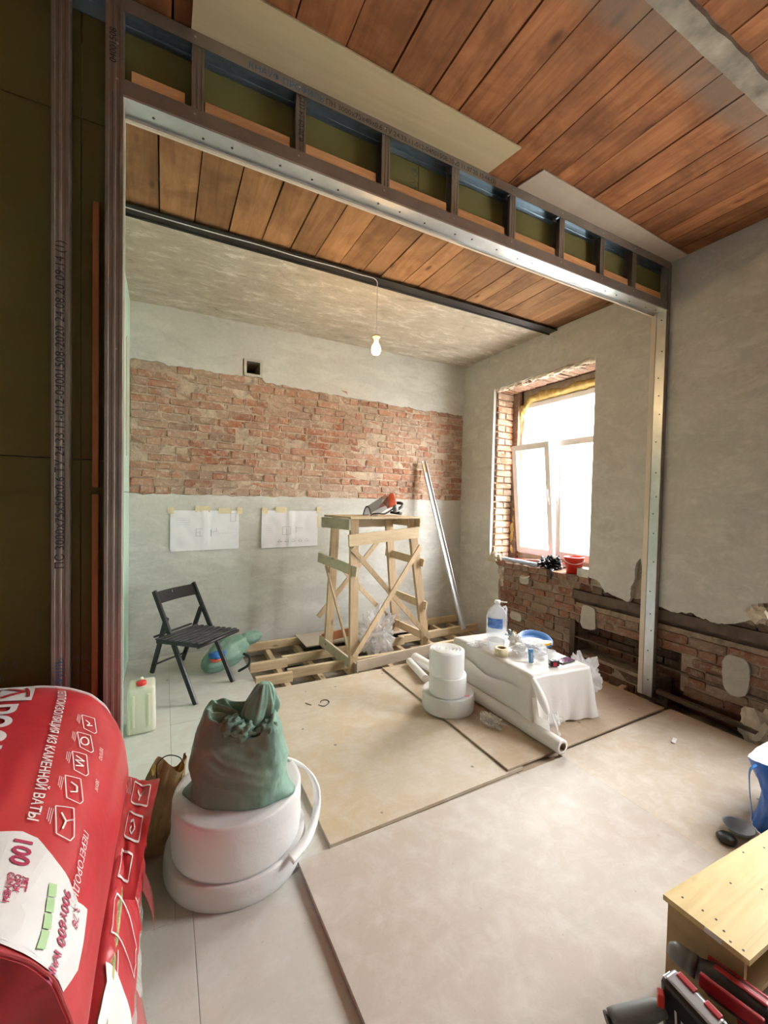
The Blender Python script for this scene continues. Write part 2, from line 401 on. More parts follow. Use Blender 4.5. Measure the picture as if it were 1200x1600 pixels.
M_pipe = m_plain('grey_blue_pipe', (.36, .44, .55), .45); M_card = m_plain('brown_cardboard', (.36, .28, .20), .8); M_paper = m_plain('white_paper', (.78, .79, .84), .8, var=.04, scale=5); M_line = m_plain('grey_pencil_ink', (.36, .36, .42), .8)
M_tape = m_plain('masking_tape', (.68, .60, .40), .7); M_grey = m_plain('grey_plastic', (.20, .22, .23), .5); M_redm = m_plain('red_tool_shell', (.42, .02, .03), .4); M_silver = m_metal('tool_steel', (.6, .62, .66), .3)
M_stone = m_plain('crumbled_plaster', (.58, .52, .41), .95, var=.25, bumpv=.8)

# ================================================================ SETTING
XR, YB, YT, XL = 3.72, 4.789, 2.074, -0.30
# ---- floor: rubble level of the open pit, with the deck boards as its pieces
b = BM(); bx(b, -3.0, 4.30, -2.7, 5.2, -.40, -.16)
floor = struct('floor', b, M_sub)
def deck(x0, x1, y0, y1, mat, z1=-.022, th=.03, bev=.002, lab=None):
    b = BM(); bx(b, x0, x1, y0, y1, z1-th, z1, bev); return part('floor_board', b, mat, floor, label=lab)
for k, (x0, x1, y0, y1) in enumerate([(-3.0, -.305, -2.7, 2.06), (-.30, .049, 1.747, 4.78), (.05, .72, 1.747, 3.302), (.05, .72, 3.3035, 4.78), (-.30, .109, -2.7, 1.746), (.11, .80, -2.7, 1.746)]):
    deck(x0, x1, y0, y1, M_fl_g)
deck(.725, 1.90, .0, 3.52, M_fl_b, -.024); deck(1.905, 3.56, 1.88, 3.52, M_fl_c, -.024); deck(.805, 3.56, -2.7, -.005, M_fl_d, -.024); deck(1.905, 3.56, 0, 1.875, M_fl_c, -.024)
# supports under the deck
for x in (-.28, .30, .70):
    b = BM(); bx(b, x-.02, x+.02, -2.6, 4.7, -.16, -.056); part('floor_batten', b, M_pine_y, floor)
for x in (1.2, 1.9, 2.7, 3.5):
    b = BM(); bx(b, x-.02, x+.02, -2.6, 3.45, -.16, -.056); part('floor_batten', b, M_pine_y, floor)
# open joists: long ones along the back wall, short ones across beneath them
def jo(p, q, w=.045, t=.085, mat=M_pine):
    b = BM(); beam(b, p, q, w, t, bev=.003); return part('joist', b, mat, floor)
jo((.73, 3.80, -.035), (1.06, 3.79, -.035)); jo((1.03, 3.855, -.032), (2.45, 3.84, -.032)); jo((2.40, 3.895, -.035), (3.60, 3.92, -.035))
jo((.74, 4.13, -.033), (1.10, 4.14, -.033)); jo((1.06, 4.19, -.03), (2.50, 4.23, -.03)); jo((2.46, 4.28, -.033), (3.66, 4.32, -.033))
jo((.78, 4.70, -.030), (1.40, 4.71, -.030)); jo((1.36, 4.755, -.032), (3.66, 4.76, -.032)); jo((.73, 3.545, -.062), (3.45, 3.548, -.062), .04, .05)
for x in (1.0, 1.33, 1.66, 2.06, 2.40, 2.82, 3.22, 3.48):
    jo((x, 3.54, -.115), (x+.03, 4.77, -.115), .05, .075, M_pine_y)
for (x, y) in ((3.60, 2.30), (3.62, 2.75)):
    b = BM(); beam(b, (3.50, y, -.06), (3.74, y+.05, -.06), .05, .05, bev=.003); part('joist', b, M_pine, floor)
b = BM(); beam(b, (3.58, 2.05, -.05), (3.60, 2.95, -.05), .04, .06, bev=.003); part('joist', b, M_pine_y, floor)

# ---- back wall
HB = (.785, .925, 2.945, 3.075)
b = BM(); holed(b, -.75, 4.3, -.4, 3.8, [HB], XZ, 4.8055, 5.12)
wall_back = struct('wall_back', b, M_mortar)
b = BM(); holed(b, HB[0]-.02, HB[1]+.02, HB[2]-.02, HB[3]+.02, [], XZ, 5.12, 5.14); part('flue_back', b, M_steel, wall_back)
def plast(pts, fn, t0, t1, mat, parent):
    b = BM(); prism(b, pts, fn, t0, t1); return part('plaster_layer', b, mat, parent)
# upper layer, split round the flue hole
lo = lambda x0, z0, x1, z1, n, s: ragged((x0, z0), (x1, z1), n, .025, s)
plast([(-.31, 3.49), (-.31, 2.90)] + lo(-.31, 2.915, .74, 2.90, 40, 1)[1:-1] + [(.745, 2.91), (.745, 3.49)], XZ, 4.789, 4.813, M_plaster, wall_back)
plast([(.745, 3.49), (.745, 3.095), (.955, 3.10), (.955, 3.49)], XZ, 4.789, 4.813, M_plaster, wall_back)
plast([(.955, 3.49), (.955, 2.90)] + lo(.955, 2.87, 3.72, 2.80, 90, 3)[1:-1] + [(3.72, 2.80), (3.72, 3.49)], XZ, 4.789, 4.813, M_plaster, wall_back)
plast([(-.31, -.3), (3.72, -.3), (3.72, 1.62)] + ragged((3.72, 1.62), (-.31, 1.615), 130, .016, 8)[1:-1] + [(-.31, 1.62)], XZ, 4.789, 4.813, M_plaster, wall_back)
b = BM(); holed(b, HB[0]-.028, HB[1]+.028, HB[2]-.028, HB[3]+.028, [HB], XZ, 4.778, 4.83); part('flue_frame', b, M_patch, wall_back)

def brick_mesh(w, h, d, seed, amp=.006):
    bm = BM(); bmesh.ops.create_cube(bm, size=1); 
    bmesh.ops.bevel(bm, geom=bm.edges[:], offset=.07, segments=1, affect='EDGES')
    rnd = random.Random(seed)
    for v in bm.verts:
        v.co = V((v.co.x*w, v.co.y*d, v.co.z*h)) + V((rnd.uniform(-1, 1), rnd.uniform(-1, 1), rnd.uniform(-1, 1)))*amp
    return bm
def mesh_of(bm, mat):
    me = bpy.data.meshes.new('brick'); bm.to_mesh(me); bm.free(); me.materials.append(mat); return me
BR = {}
def brick_var(kind, mat):
    key = (kind, mat.name)
    if key not in BR: BR[key] = [mesh_of(brick_mesh({'s': .262, 'h': .124}[kind], .066, .05, 11*i+len(kind), .007), mat) for i in range(6)]
    return random.choice(BR[key])
def put_brick(kind, loc, rotz, mat, parent, sx=1.0, sz=1.0):
    o = link(bpy.data.objects.new('brick', brick_var(kind, mat))); o.parent = parent
    o.location = V(loc) - ORG[parent]; o.rotation_euler = (random.uniform(-.04, .04), random.uniform(-.015, .015), rotz + random.uniform(-.025, .025)); o.scale = (sx, 1, sz); return o
def course_plan(u0, u1, k):
    out = []; u = u0 - random.uniform(0, .13)
    while u < u1:
        kd = 'h' if ((k % 2 == 0 and random.random() < .75) or random.random() < .22) else 's'
        w = .13 if kd == 'h' else .268
        out.append((u+w/2, w, kd)); u += w
    return out
P_ = []
for k in range(16):
    z = 1.655 + k*.0815
    for (u, w, kd) in course_plan(-.30, 3.72, k):
        a, c = max(u-w/2, -.30), min(u+w/2, 3.72)
        if c-a < .05: continue
        if (HB[0]-.05 < u < HB[1]+.05) and z > HB[2]-.06: continue
        if z > 2.86 + (-.02 if u > 2 else .03) + .03*nz((u*2, 0, 0)): continue
        if random.random() < .022: continue
        P_.append(((a+c)/2, z, (c-a)/w, kd))
P_.sort(key=lambda t: t[0])                       # the left end is nearest to the lens
stuffb = BM()
for i, (u, z, sx, kd) in enumerate(P_):
    y = 4.829 - .0045 + random.uniform(-.009, .008)
    if i < 298: put_brick(kd, (u, y, z), 0, M_brick, wall_back, sx)
    else:
        t = brick_mesh(({'s': .262, 'h': .124}[kd])*sx, .066, .05, i); bmesh.ops.translate(t, vec=V((u, y, z)), verts=t.verts[:])
        me = bpy.data.meshes.new('x'); t.to_mesh(me); t.free(); stuffb.from_mesh(me); bpy.data.meshes.remove(me)
o = part('brick_rows', stuffb, M_brick, wall_back); o['kind'] = 'stuff'

# ---- right wall with window openings
op = [(a, b_, .87, 3.04) for a, b_ in WINS]
REC = (1.9, 2.93, .10, .40)
b = BM(); holed(b, -2.9, 5.12, -.4, 3.8, op + [(0.9, 2.95, .60, .75), (.9, 2.10, -.3, .10), REC], YZ, 3.762, 4.02)
wall_right = struct('wall_right', b, m_mortar('grimy_mortar', (.36, .29, .22)))
b = BM(); holed(b, -2.9, 5.12, -.4, 3.8, [(a+.0, c-.0, .87, 3.04) for a, c, _, _ in op], YZ, 4.02, 4.30); part('outer_leaf', b, M_brick_dark, wall_right)
def pr(pts, mat=M_plaster2): return plast(pts, YZ, XR, XR+.047, mat, wall_right)
pr([(4.80, -.3), (4.80, 3.55), (4.175, 3.55), (4.175, .93)] + ragged((4.175, .93), (4.00, .80), 8, .02, 2)[1:] + ragged((4.00, .80), (3.985, -.3), 24, .02, 5)[1:])
pr([(4.175, 3.05)] + ragged((4.175, 3.05), (2.745, 3.045), 40, .018, 21)[1:-1] + [(2.745, 3.045), (2.745, 3.72), (4.175, 3.72)])
mid = [(2.745, 3.72), (2.745, .90)] + ragged((2.745, .90), (2.63, .86), 6, .02, 7) + ragged((2.63, .86), (2.56, .77), 6, .012, 4)[1:] + ragged((2.56, .77), (2.33, .735), 12, .018, 9)[1:] + \
      ragged((2.33, .735), (2.30, .90), 8, .02, 12)[1:] + ragged((2.30, .90), (2.27, 1.10), 8, .012, 13)[1:] + [(2.24, 1.14), (2.215, 1.04), (2.20, .85), (2.20, .76)] + \
      ragged((2.20, .76), (1.60, .73), 40, .03, 15)[1:] + ragged((1.60, .73), (1.42, .80), 8, .015, 16)[1:] + ragged((1.42, .80), (1.40, .93), 6, .02, 17)[1:] + [(1.285, .97), (1.285, 3.72)]
pr(mid)
pr([(1.285, 3.05), (-.12, 3.045), (-.12, 3.72), (1.285, 3.72)]); pr([(-.12, -.3), (-.12, 3.72), (-2.75, 3.72), (-2.75, -.3)])
# bricks under the windows
for k in range(12):
    z = -.13 + k*.0815
    for (u, w, kd) in course_plan(1.12, 3.99, k+1):
        a, c = max(u-w/2, 1.12), min(u+w/2, 3.985)
        if c-a < .05: continue
        if REC[0] - .02 < u < REC[1] and REC[2]-.02 < z < REC[3]: continue
        if .58 < z < .76 and u < 2.95: continue
        dk = u < 2.95 and (z > .56 or z < .14)
        if z < .08 and u < 2.1: continue
        if z > .80 and (u < 2.75): continue
        put_brick(kd, (3.774 + random.uniform(-.008, .009) + (.004 if dk else 0), (a+c)/2, z), PI/2, M_brick_dark if dk else M_brick_low, wall_right, (c-a)/w)
for k in range(3):          # dark courses seen in the chases
    for (u, w, kd) in course_plan(1.0, 2.9, k):
        if k < 2: put_brick(kd, (4.005, u, .63 + k*.0815), PI/2, M_brick_dark, wall_right)
for k in range(4):
    for (u, w, kd) in course_plan(1.9, 2.9, k): put_brick(kd, (4.01, u, .13 + k*.0815), PI/2, M_brick_dark, wall_right)
# bricks of the far reveal, header and stretcher in turn
for k in range(26):
    z = .92 + k*.0815
    if k % 2: put_brick('s', (3.90, 4.165, z), 0, M_brick, wall_right)
    else: put_brick('h', (3.835, 4.165, z), 0, M_brick, wall_right); put_brick('h', (3.965, 4.168, z), 0, M_brick, wall_right)
for k in range(16):         # soldier course over the opening
    o = put_brick('h', (3.87, 4.12-k*.086, 3.03), 0, M_brick_low, wall_right, .9); o.rotation_euler = (PI/2, random.uniform(-.05, .05), 0); o.scale = (1.9, 1, 1.1)
# brick and rubble sill
for k in range(11):
    o = put_brick('s', (3.87, 4.10 - k*.13, .845), 0, M_brick_low, wall_right, 1.0); o.scale = (1.1, 2.4, .9)
# far inner step of the reveal, cheeks of the opening
b = BM(); bx(b, 4.03, 4.10, 4.06, 4.17, .87, 3.04); part('reveal_step', b, M_brick_low, wall_right)
b = BM()
def lip(u, v):  # broken plaster edge above the opening
    y = 4.17 - 1.42*u; a = v*PI
    r = .030 + .018*nz((y*9, v*2, 0)) + .008*nz((y*30, v*5, 0))
    return V((3.775 + r*math.cos(a)*1.6, y, 3.045 - abs(r*math.sin(a))*1.3))
grid(b, lip, 70, 9); part('plaster_edge', b, M_stone, wall_right)
def blob(c, s, seed, sub=3, amp=.35, f=3.0):
    bm = BM(); bmesh.ops.create_icosphere(bm, subdivisions=sub, radius=1)
    for v in bm.verts:
        n = v.co.normalized(); r = 1 + amp*nz(n, f*.5, seed) + amp*.5*nz(n, f*1.3, seed+4)
        v.co = V(c) + V((n.x*s[0], n.y*s[1], n.z*s[2]))*r
    return bm
part('broken_edge', blob((3.74, 4.10, .90), (.05, .09, .07), 3, amp=.9), M_stone, wall_right)
part('broken_edge', blob((3.755, 3.99, .72), (.035, .05, .12), 6, amp=.9), M_stone, wall_right)
part('broken_edge', blob((3.74, 1.40, .86), (.04, .07, .07), 9, amp=.9), M_stone, wall_right)
part('broken_brick', blob((3.755, 1.31, .80), (.035, .06, .06), 10, amp=.6), M_brick, wall_right)
part('broken_edge', blob((3.74, 1.36, .06), (.06, .13, .15), 13, amp=.6), M_stone, wall_right)
for (y0, y1, z0, z1, sd) in ((2.66, 2.83, .36, .60, 31), (1.44, 1.60, .22, .52, 32), (3.52, 3.66, .66, .76, 33), (3.62, 3.80, .20, .30, 34)):
    c = ((y0+y1)/2, (z0+z1)/2); pts = []
    for i in range(22):
        a = 2*PI*i/22; rr = 1 + .16*nz((math.cos(a)*1.4, math.sin(a)*1.4, sd))
        se = lambda t: math.copysign(abs(t)**.6, t)
        pts.append((c[0] + (y1-y0)/2*se(math.cos(a))*rr, c[1] + (z1-z0)/2*se(math.sin(a))*rr))
    b = BM(); prism(b, pts, YZ, 3.734, 3.768); part('filler_patch', b, M_patch, wall_right)
# old angle irons let into the wall
b = BM(); bx(b, 3.735, 3.80, .95, 2.93, .715, .727); bx(b, 3.745, 3.752, .95, 2.93, .64, .715); part('angle_iron', b, M_rust, wall_right)
M_dtim = m_plain('dark_old_timber', (.075, .05, .035), .9, var=.5, scale=8, bumpv=.6)
b = BM(); bx(b, 3.785, 3.85, 1.0, 2.93, .60, .66); part('lintel_timber', b, M_dtim, wall_right)
b = BM(); bx(b, 3.74, 3.80, .95, 2.93, .245, .258); part('angle_iron', b, M_rust, wall_right)
b = BM(); bx(b, 3.735, 3.79, 2.89, 2.95, -.15, .42); part('upright_timber', b, M_dtim, wall_right)
b = BM(); beam(b, (3.69, .9, .03), (3.695, 2.04, .045), .04, .03); part('angle_iron', b, M_rust, wall_right)
b = BM(); tube(b, spline([(3.715, 3.62, .745), (3.70, 3.58, .735), (3.705, 3.53, .75), (3.71, 3.49, .77)], 5), .008, 6); part('torn_tape', b, M_white, wall_right)

# ---- left wall of the far room, and the unseen near room
b = BM(); bx(b, -.60, -.42, 2.2, 5.12, -.4, 3.8); wall_left = struct('wall_left', b, M_near)
for (z0, z1) in ((-.02, 1.625), (1.63, 3.47)):
    b = BM(); bx(b, -.42, XL, 2.20, 4.789, z0, z1, .001); part('drywall_board', b, M_aqua, wall_left)
pts = [(4.30, 2.95), (4.36, 2.6), (4.34, 2.2), (4.42, 1.95), (4.46, 2.25), (4.44, 2.7), (4.40, 3.0)]
b = BM(); prism(b, pts, YZ, XL, XL+.004); part('torn_paper_patch', b, M_ply2, wall_left)
b = BM(); bx(b, -3.0, -2.8, -2.9, 5.12, -.4, 3.8); struct('wall_near_left', b, M_near)
b = BM(); bx(b, -3.0, 4.3, -2.9, -2.7, -.4, 3.8); struct('wall_behind', b, M_near)
b = BM(); bx(b, -3.0, -.45, 2.3, 2.4, -.4, 3.8); struct('trim_1', b, M_near)

# ---- ceiling: boards one by one
ZN, ZF = 3.625, 3.485
b = BM(); bx(b, -3.0, 4.3, -2.9, 5.2, 3.70, 3.85); ceiling = struct('ceiling', b, M_edge)
NX = [-2.8, -2.6, -2.38, -2.17, -1.95, -1.74, -1.52, -1.30, -1.08, -.86, -.64, -.42, -.2, .02, .25, .48, .71, .944, 1.163, 1.342, 1.539, 1.755, 1.923, 2.138, 2.297, 2.505, 2.743, 2.89, 3.033, 3.26, 3.423, 3.58, 3.76]
def plank(x0, x1, y0, y1, z, mat, tilt):
    bm = BM(); n = 10; g = .004
    for i in range(n+1):
        y = y0 + (y1-y0)*i/n; w = .0035*nz((x0*3, y*1.3, 2)); dz = .004*nz((x0*5, y*.8, 9))
        for (x, s) in ((x0+g+w, -1), (x1-g+w, 1)):
            bm.verts.new((x, y, z + dz + tilt*s)); bm.verts.new((x, y, z+.025))
    bm.verts.ensure_lookup_table(); vs = bm.verts
    for i in range(n):
        a = i*4; c = a+4
        bm.faces.new((vs[a], vs[c], vs[c+2], vs[a+2])); bm.faces.new((vs[a], vs[a+1], vs[c+1], vs[c])); bm.faces.new((vs[a+2], vs[c+2], vs[c+3], vs[a+3])); bm.faces.new((vs[a+1], vs[a+3], vs[c+3], vs[c+1]))
    bm.faces.new((vs[0], vs[2], vs[3], vs[1])); e = n*4; bm.faces.new((vs[e], vs[e+1], vs[e+3], vs[e+2]))
    bmesh.ops.recalc_face_normals(bm, faces=bm.faces[:])
    return part('ceiling_plank', bm, mat, ceiling)
for i in range(len(NX)-1): plank(NX[i], NX[i+1], -2.7, 2.09, ZN, M_ceil, random.uniform(-.003, .003))
FX = [-.42, -.25, -.039, .175, .395, .623, .835, 1.03, 1.232, 1.439, 1.604, 1.818, 1.972, 2.137, 2.303, 2.479, 2.64, 2.80, 2.97, 3.12, 3.29, 3.45, 3.60, 3.76]
for i in range(len(FX)-1): plank(FX[i], FX[i+1], 2.17, 3.30, ZF, M_ceil_far, random.uniform(-.003, .003))
# the concrete slab beyond the beam
b = BM()
def slabf(u, v):
    x = -.42 + 4.18*u; y = 3.335 + 1.47*v
    e = .02*nz((x*7, 0, 3)) + .012*nz((x*23, 0, 5)) if v == 0 else 0
    return V((x, y + e, 3.478 + .010*nz((x*2.2, y*5, 0)) + .006*nz((x*9, y*16, 2)) - (.0 if v else -.02)))
vs = grid(b, slabf, 160, 60)
o = part('concrete_slab', b, M_slab, ceiling)
# grey ledge where an old wall met the ceiling
b = BM(); pts = [(.8 + .1*i, 1.075 + .006*nz((i*.9, 0, 0))) for i in range(31)] + [(3.8 - .05*i, .992 + .014*nz((i*.35, 3, 0))) for i in range(61)]
prism(b, pts, XY, 3.600, 3.628); part('ceiling_ledge', b, M_sub, ceiling)

# ---- window 1 (and the ones outside the frame)
def build_window(n, y0, y1, tilt):
    zb, zt = .965, 2.86; x0, x1 = 4.10, 4.165; fw = .055
    b = BM(); holed(b, y0, y1, zb, zt, [(y0+fw, y1-fw, zb+fw, 2.30), (y0+fw, y1-fw, 2.365, zt-fw)], YZ, x0, x1)
    w = struct('window_%d' % n, b, M_pvc)
    b = BM(); bx(b, x0+.02, x0+.035, y0+fw-.01, y1-fw+.01, 2.355, zt-fw+.01); part('glass_pane', b, M_glass, w)
    ym = (y0+y1)/2
    for (a, c, tl, hy) in ((ym+.012, y1-.02, tilt, ym+.045), (y0+.02, ym-.012, tilt*.35, ym-.045)):
        piv = V((x0, 0, zb+.02)); Rm = Matrix.Rotation(-tl, 4, 'Y')
        def T(bm): bmesh.ops.transform(bm, matrix=Matrix.Translation(piv) @ Rm @ Matrix.Translation(-piv), verts=bm.verts[:]); return bm
        sw = .07; zz0, zz1 = zb+.02, 2.335
        b = BM(); holed(b, a, c, zz0, zz1, [(a+sw, c-sw, zz0+sw, zz1-sw)], YZ, x0-.035, x0-.002); s = part('window_sash', T(b), M_pvc, w)
        b = BM(); bx(b, x0-.022, x0-.012, a+sw-.008, c-sw+.008, zz0+sw-.008, zz1-sw+.008); part('glass_pane', T(b), M_glass, s)
        b = BM(); bx(b, x0-.050, x0-.034, hy-.014, hy+.014, 1.60, 1.68, .004); bx(b, x0-.066, x0-.050, hy-.011, hy+.011, 1.64 if n == 1 else 1.54, 1.78 if n == 1 else 1.68, .005); part('window_handle', T(b), M_pvc, s)
    return w
gl = N('window_glass'); gl.set(Roughness=0.0, Specular_IOR_Level=.5)
tp = gl.n('ShaderNodeBsdfTransparent'); gs = gl.n('ShaderNodeBsdfGlossy'); gs.inputs['Roughness'].default_value = .02
mx = gl.n('ShaderNodeMixShader'); lw = gl.n('ShaderNodeLayerWeight'); lw.inputs[0].default_value = .5
gl.l(gl.math('ADD', gl.math('MULTIPLY', gl.math('POWER', lw.outputs['Facing'], 5.0), .6), .03), mx.inputs[0]); gl.l(tp.outputs[0], mx.inputs[1]); gl.l(gs.outputs[0], mx.inputs[2]); gl.l(mx.outputs[0], gl.t.nodes['Material Output'].inputs['Surface'])
M_glass = gl.m
win1 = build_window(1, 2.84, 4.07, math.radians(6.0)); build_window(2, -.04, 1.19, 0.0)
# foam beads round the first frame
def foam(path, r, seed):
    bm = BM(); pts = spline(path, 8); tube(bm, pts, r, 10)
    for v in bm.verts: v.co += V((1, 1, 1))*.0 + v.normal*0 + V((nz(v.co, 14, seed), nz(v.co, 14, seed+3), nz(v.co, 14, seed+6)))*r*.9
    return bm
b = foam([(4.10, 4.09, .92), (4.11, 4.11, 1.3), (4.12, 4.09, 1.9), (4.11, 4.09, 2.5), (4.10, 4.06, 2.86)], .038, 1); part('mounting_foam', b, M_foamy, win1, True)
b = foam([(4.08, 4.10, .93), (4.05, 4.12, 1.15), (4.06, 4.10, 1.45), (4.08, 4.10, 1.7)], .035, 2); part('mounting_foam', b, M_foamy, win1, True)
b = foam([(4.11, 4.10, 2.72), (4.11, 3.9, 2.91), (4.10, 3.4, 2.92), (4.11, 2.82, 2.92)], .045, 5); part('mounting_foam', b, M_foamy, win1, True)
b = BM(); bx(b, 4.12, 4.16, 4.06, 4.18, .87, 3.05); bx(b, 4.12, 4.16, 2.74, 4.1, 2.86, 3.05); bx(b, 4.11, 4.16, 2.74, 4.1, .86, .965); bx(b, 4.12, 4.16, 2.74, 2.85, .87, 3.05); part('sealing_board', b, M_stone, win1)
for a, c in WINS[1:]:
    b = BM(); bx(b, 4.12, 4.16, c-.1, c+.01, .87, 3.05); bx(b, 4.12, 4.16, a, a+.08, .87, 3.05); bx(b, 4.12, 4.16, a, c, 2.86, 3.05); bx(b, 4.12, 4.16, a, c, .86, .965); part('sealing_board', b, M_stone, wall_right)

# ---- outside: a pale street front
b = BM(); bx(b, 4.6, 60, -40, 60, -3.4, -3.2); g = struct('street_ground', b, M_near)
M_fac = m_plain('pale_facade', (.78, .76, .72), .9, var=.03); M_fgl = m_plain('dark_far_glass', (.25, .28, .32), .2)
fac = thing('street_house', 'pale house front across the street seen through the window', 'house', (16, 8, -3.2))
b = BM(); bx(b, 16, 22, -8, 26, -3.2, 4.6); part('facade', b, M_fac, fac)
b = BM(); bx(b, 15.7, 22, -8.2, 26.2, 4.6, 4.9); part('roof_edge', b, M_fac, fac)
for zz in (-1.6, 1.6):
    for k in range(9):
        y = -5 + k*3.4
        b = BM(); bx(b, 15.93, 16.02, y-.65, y+.65, zz, zz+1.9); f_ = part('window_frame', b, M_pvc, fac)
        b = BM(); bx(b, 15.91, 15.94, y-.55, y-.05, zz+.1, zz+1.8); bx(b, 15.91, 15.94, y+.05, y+.55, zz+.1, zz+1.8); part('window_pane', b, M_fgl, f_)

# ================================================================ METAL STUD PARTITION
pf = thing('partition_frame', 'galvanised metal stud frame of the wide opening, with a ladder-like header under the ceiling', 'metal frame', (-.19, 2.1, 0))
def stud_z(x, z0, z1, w=.052, mat=M_zinc_d, open_left=True):
    """C stud standing upright: ribbed flange to the front, web on one side"""
    bm = BM(); y0, y1 = 2.074, 2.146; h = w/2; t = .003
    fl = [(-h, 0), (-h*.62, 0), (-h*.55, .003), (-h*.2, .003), (-h*.13, 0), (h*.13, 0), (h*.2, .003), (h*.55, .003), (h*.62, 0), (h, 0)]
    prof = [(x+a, y0+c) for a, c in fl] + [(x+h, y1), (x-h*.7, y1), (x-h*.7, y1-t), (x+h-t, y1-t), (x+h-t, y0+.005), (x-h, y0+.005)]
    prism(bm, prof, lambda u, v, t_: V((u, v, t_)), z0, z1)
    return part('stud', bm, mat, pf)
post = stud_z(-.188, -.02, 3.62, .062); left = stud_z(-.365, -.02, 3.62, .055)
stud_z(-.72, -.02, 3.62, .055); stud_z(-.98, -.02, 3.62, .055)
b = BM(); bx(b, -1.05, -.157, 2.072, 2.150, -.022, -.018); bx(b, -1.05, -.157, 2.070, 2.073, -.02, .03); part('bottom_track', b, M_zinc_d, pf)
HX = [.12, .58, 1.047, 1.508, 1.960, 2.415, 2.845, 3.225]
for x in HX: stud_z(x, 3.235, 3.60, .050)
# header chord: face, bright soffit, lips
b = BM(); bx(b, -.157, 3.70, 2.070, 2.074, 3.228, 3.290); part('header_face', b, M_zinc_d, pf)
b = BM(); bx(b, -.157, 3.70, 2.070, 2.172, 3.222, 3.228); bx(b, -.157, 3.70, 2.069, 2.073, 3.218, 3.226); bx(b, -.157, 3.70, 2.168, 2.172, 3.212, 3.226); part('header_soffit', b, M_zinc, pf)
b = BM(); bx(b, -.157, 3.70, 2.173, 2.187, 3.205, 3.24); bx(b, -.157, 1.6, 2.166, 2.176, 3.207, 3.215); part('board_edge', b, M_cream, pf)
b = BM(); bx(b, -.157, 3.70, 2.0665, 2.070, 3.555, 3.612); part('top_track_face', b, M_zinc_d, pf)
b = BM(); bx(b, -1.05, 3.70, 2.071, 2.150, 3.606, 3.612); bx(b, -1.05, 3.70, 2.146, 2.150, 3.548, 3.61); bx(b, -.157, 3.70, 2.140, 2.146, 3.572, 3.577); part('top_track', b, m_metal('blue_grey_track', (.30, .37, .42), .35), pf)
# right post: jamb facing the opening
b = BM(); bx(b, 3.672, 3.676, 2.074, 2.150, -.02, 3.222); part('jamb_web', b, M_zinc, pf)
b = BM(); bx(b, 3.670, 3.718, 2.070, 2.074, -.02, 3.60); bx(b, 3.69, 3.70, 2.066, 2.070, -.02, 3.60); part('stud', b, M_zinc_d, pf)
b = BM(); bx(b, 3.668, 3.712, 2.152, 2.192, -.02, 3.222); part('board_edge', b, M_cream, pf)
# gypsum boards on the far side
def gb(x0, x1, z0, z1): b = BM(); bx(b, x0, x1, 2.152, 2.165, z0, z1, .001); part('gypsum_board', b, M_green, pf)
gb(-1.4, -.31, -.02, 1.742); gb(-1.4, -.31, 1.746, 3.13); gb(-1.4, -.31, 3.134, 3.62)
gb(-.307, -.16, -.02, 1.742); gb(-.307, -.16, 1.746, 3.13); gb(-.307, -.16, 3.134, 3.62)
gb(-.158, 1.30, 3.24, 3.62); gb(1.303, 2.50, 3.24, 3.62); gb(2.503, 3.71, 3.24, 3.62)
b = BM(); bx(b, -.30, -.157, 2.168, 2.198, -.02, 3.22); part('board_edge', b, M_aqua, pf)
for i, x in enumerate([-.13] + [h+.03 for h in HX]):
    x1 = (HX+[3.66])[i] - .05 if i else HX[0]-.05
    b = BM(); bx(b, x, x1, 2.09, 2.14, 3.29, 3.352, .002); part('packing_batten', b, M_orange, pf)
b = BM(); bx(b, -.262, -.240, 2.09, 2.135, 1.63, 2.78, .002); part('packing_batten', b, M_orange_d, pf)
b = BM(); bx(b, -.262, -.240, 2.09, 2.135, -.02, 1.60, .002); part('packing_batten', b, M_orange_d, pf)
def screw(p, d, r=.0065):
    b = BM(); p = V(p); d = V(d); cyl(b, p, p + d*.002, r, n=10); part('screw', b, M_screw, pf)
for i in range(22): screw((-.05 + .175*i + .03*math.sin(i*2.3), 2.125 + .008*math.sin(i*1.7), 3.2215), (0, 0, -1), .0055)
for i in range(16): screw((3.671, 2.108 + .012*math.sin(i*2.1), .12 + .2*i + .05*math.sin(i*1.3)), (-1, 0, 0), .0055)
b = BM()
for x in HX:
    for z in (3.26, 3.585): cyl(b, (x-.012, 2.0655, z), (x-.012, 2.0635, z), .005, n=8)
for z in (3.42, 3.28, 2.2): cyl(b, (-.178, 2.072, z), (-.178, 2.0695, z), .004, n=8)
part('rivets', b, M_silver, pf)
# printing on the profiles
def prt(s, size, fn, mat=M_ink, lab=None, name='printed_marking', **k): return part(name, text_bm(s, size, fn, **k), mat, pf, label=lab)
Xf = lambda x0, z0, sl=1.0: (lambda a, c: V((x0 + a*sl, 2.0655, z0 + c)))
Vf = lambda x0, z0, y=2.0725, sl=1.0: (lambda a, c: V((x0 - c, y, z0 + a*sl)))
prt('КНАУФ-ПРОФИЛЬ', .040, Xf(.33, 3.565), M_inkblue, spacing=1.02)
prt('ПН 3000х75х40х0.6 ТУ 24.33.11-012-04001508-2020 11.07.20 15:44 (2)', .037, Xf(.70, 3.567), M_ink, spacing=1.0)
prt('КНАУФ-ПРОФИЛЬ', .036, Vf(-.353, .62), M_inkblue)
prt('ПС 3000х75х50х0.6 ТУ 24.33.11-012-04001508-2020 24.08.20 09:14 (1)', .042, Vf(-.351, 1.30), M_ink, spacing=1.02)
prt('8.20 09:14 (1)', .034, Vf(.592, 3.34), M_ink)
prt('04001508', .034, Vf(-.182, 3.34, 2.0725), M_ink)
Gf = lambda x0, z0: (lambda a, c: V((x0 + a, 2.1515, z0 + c)))
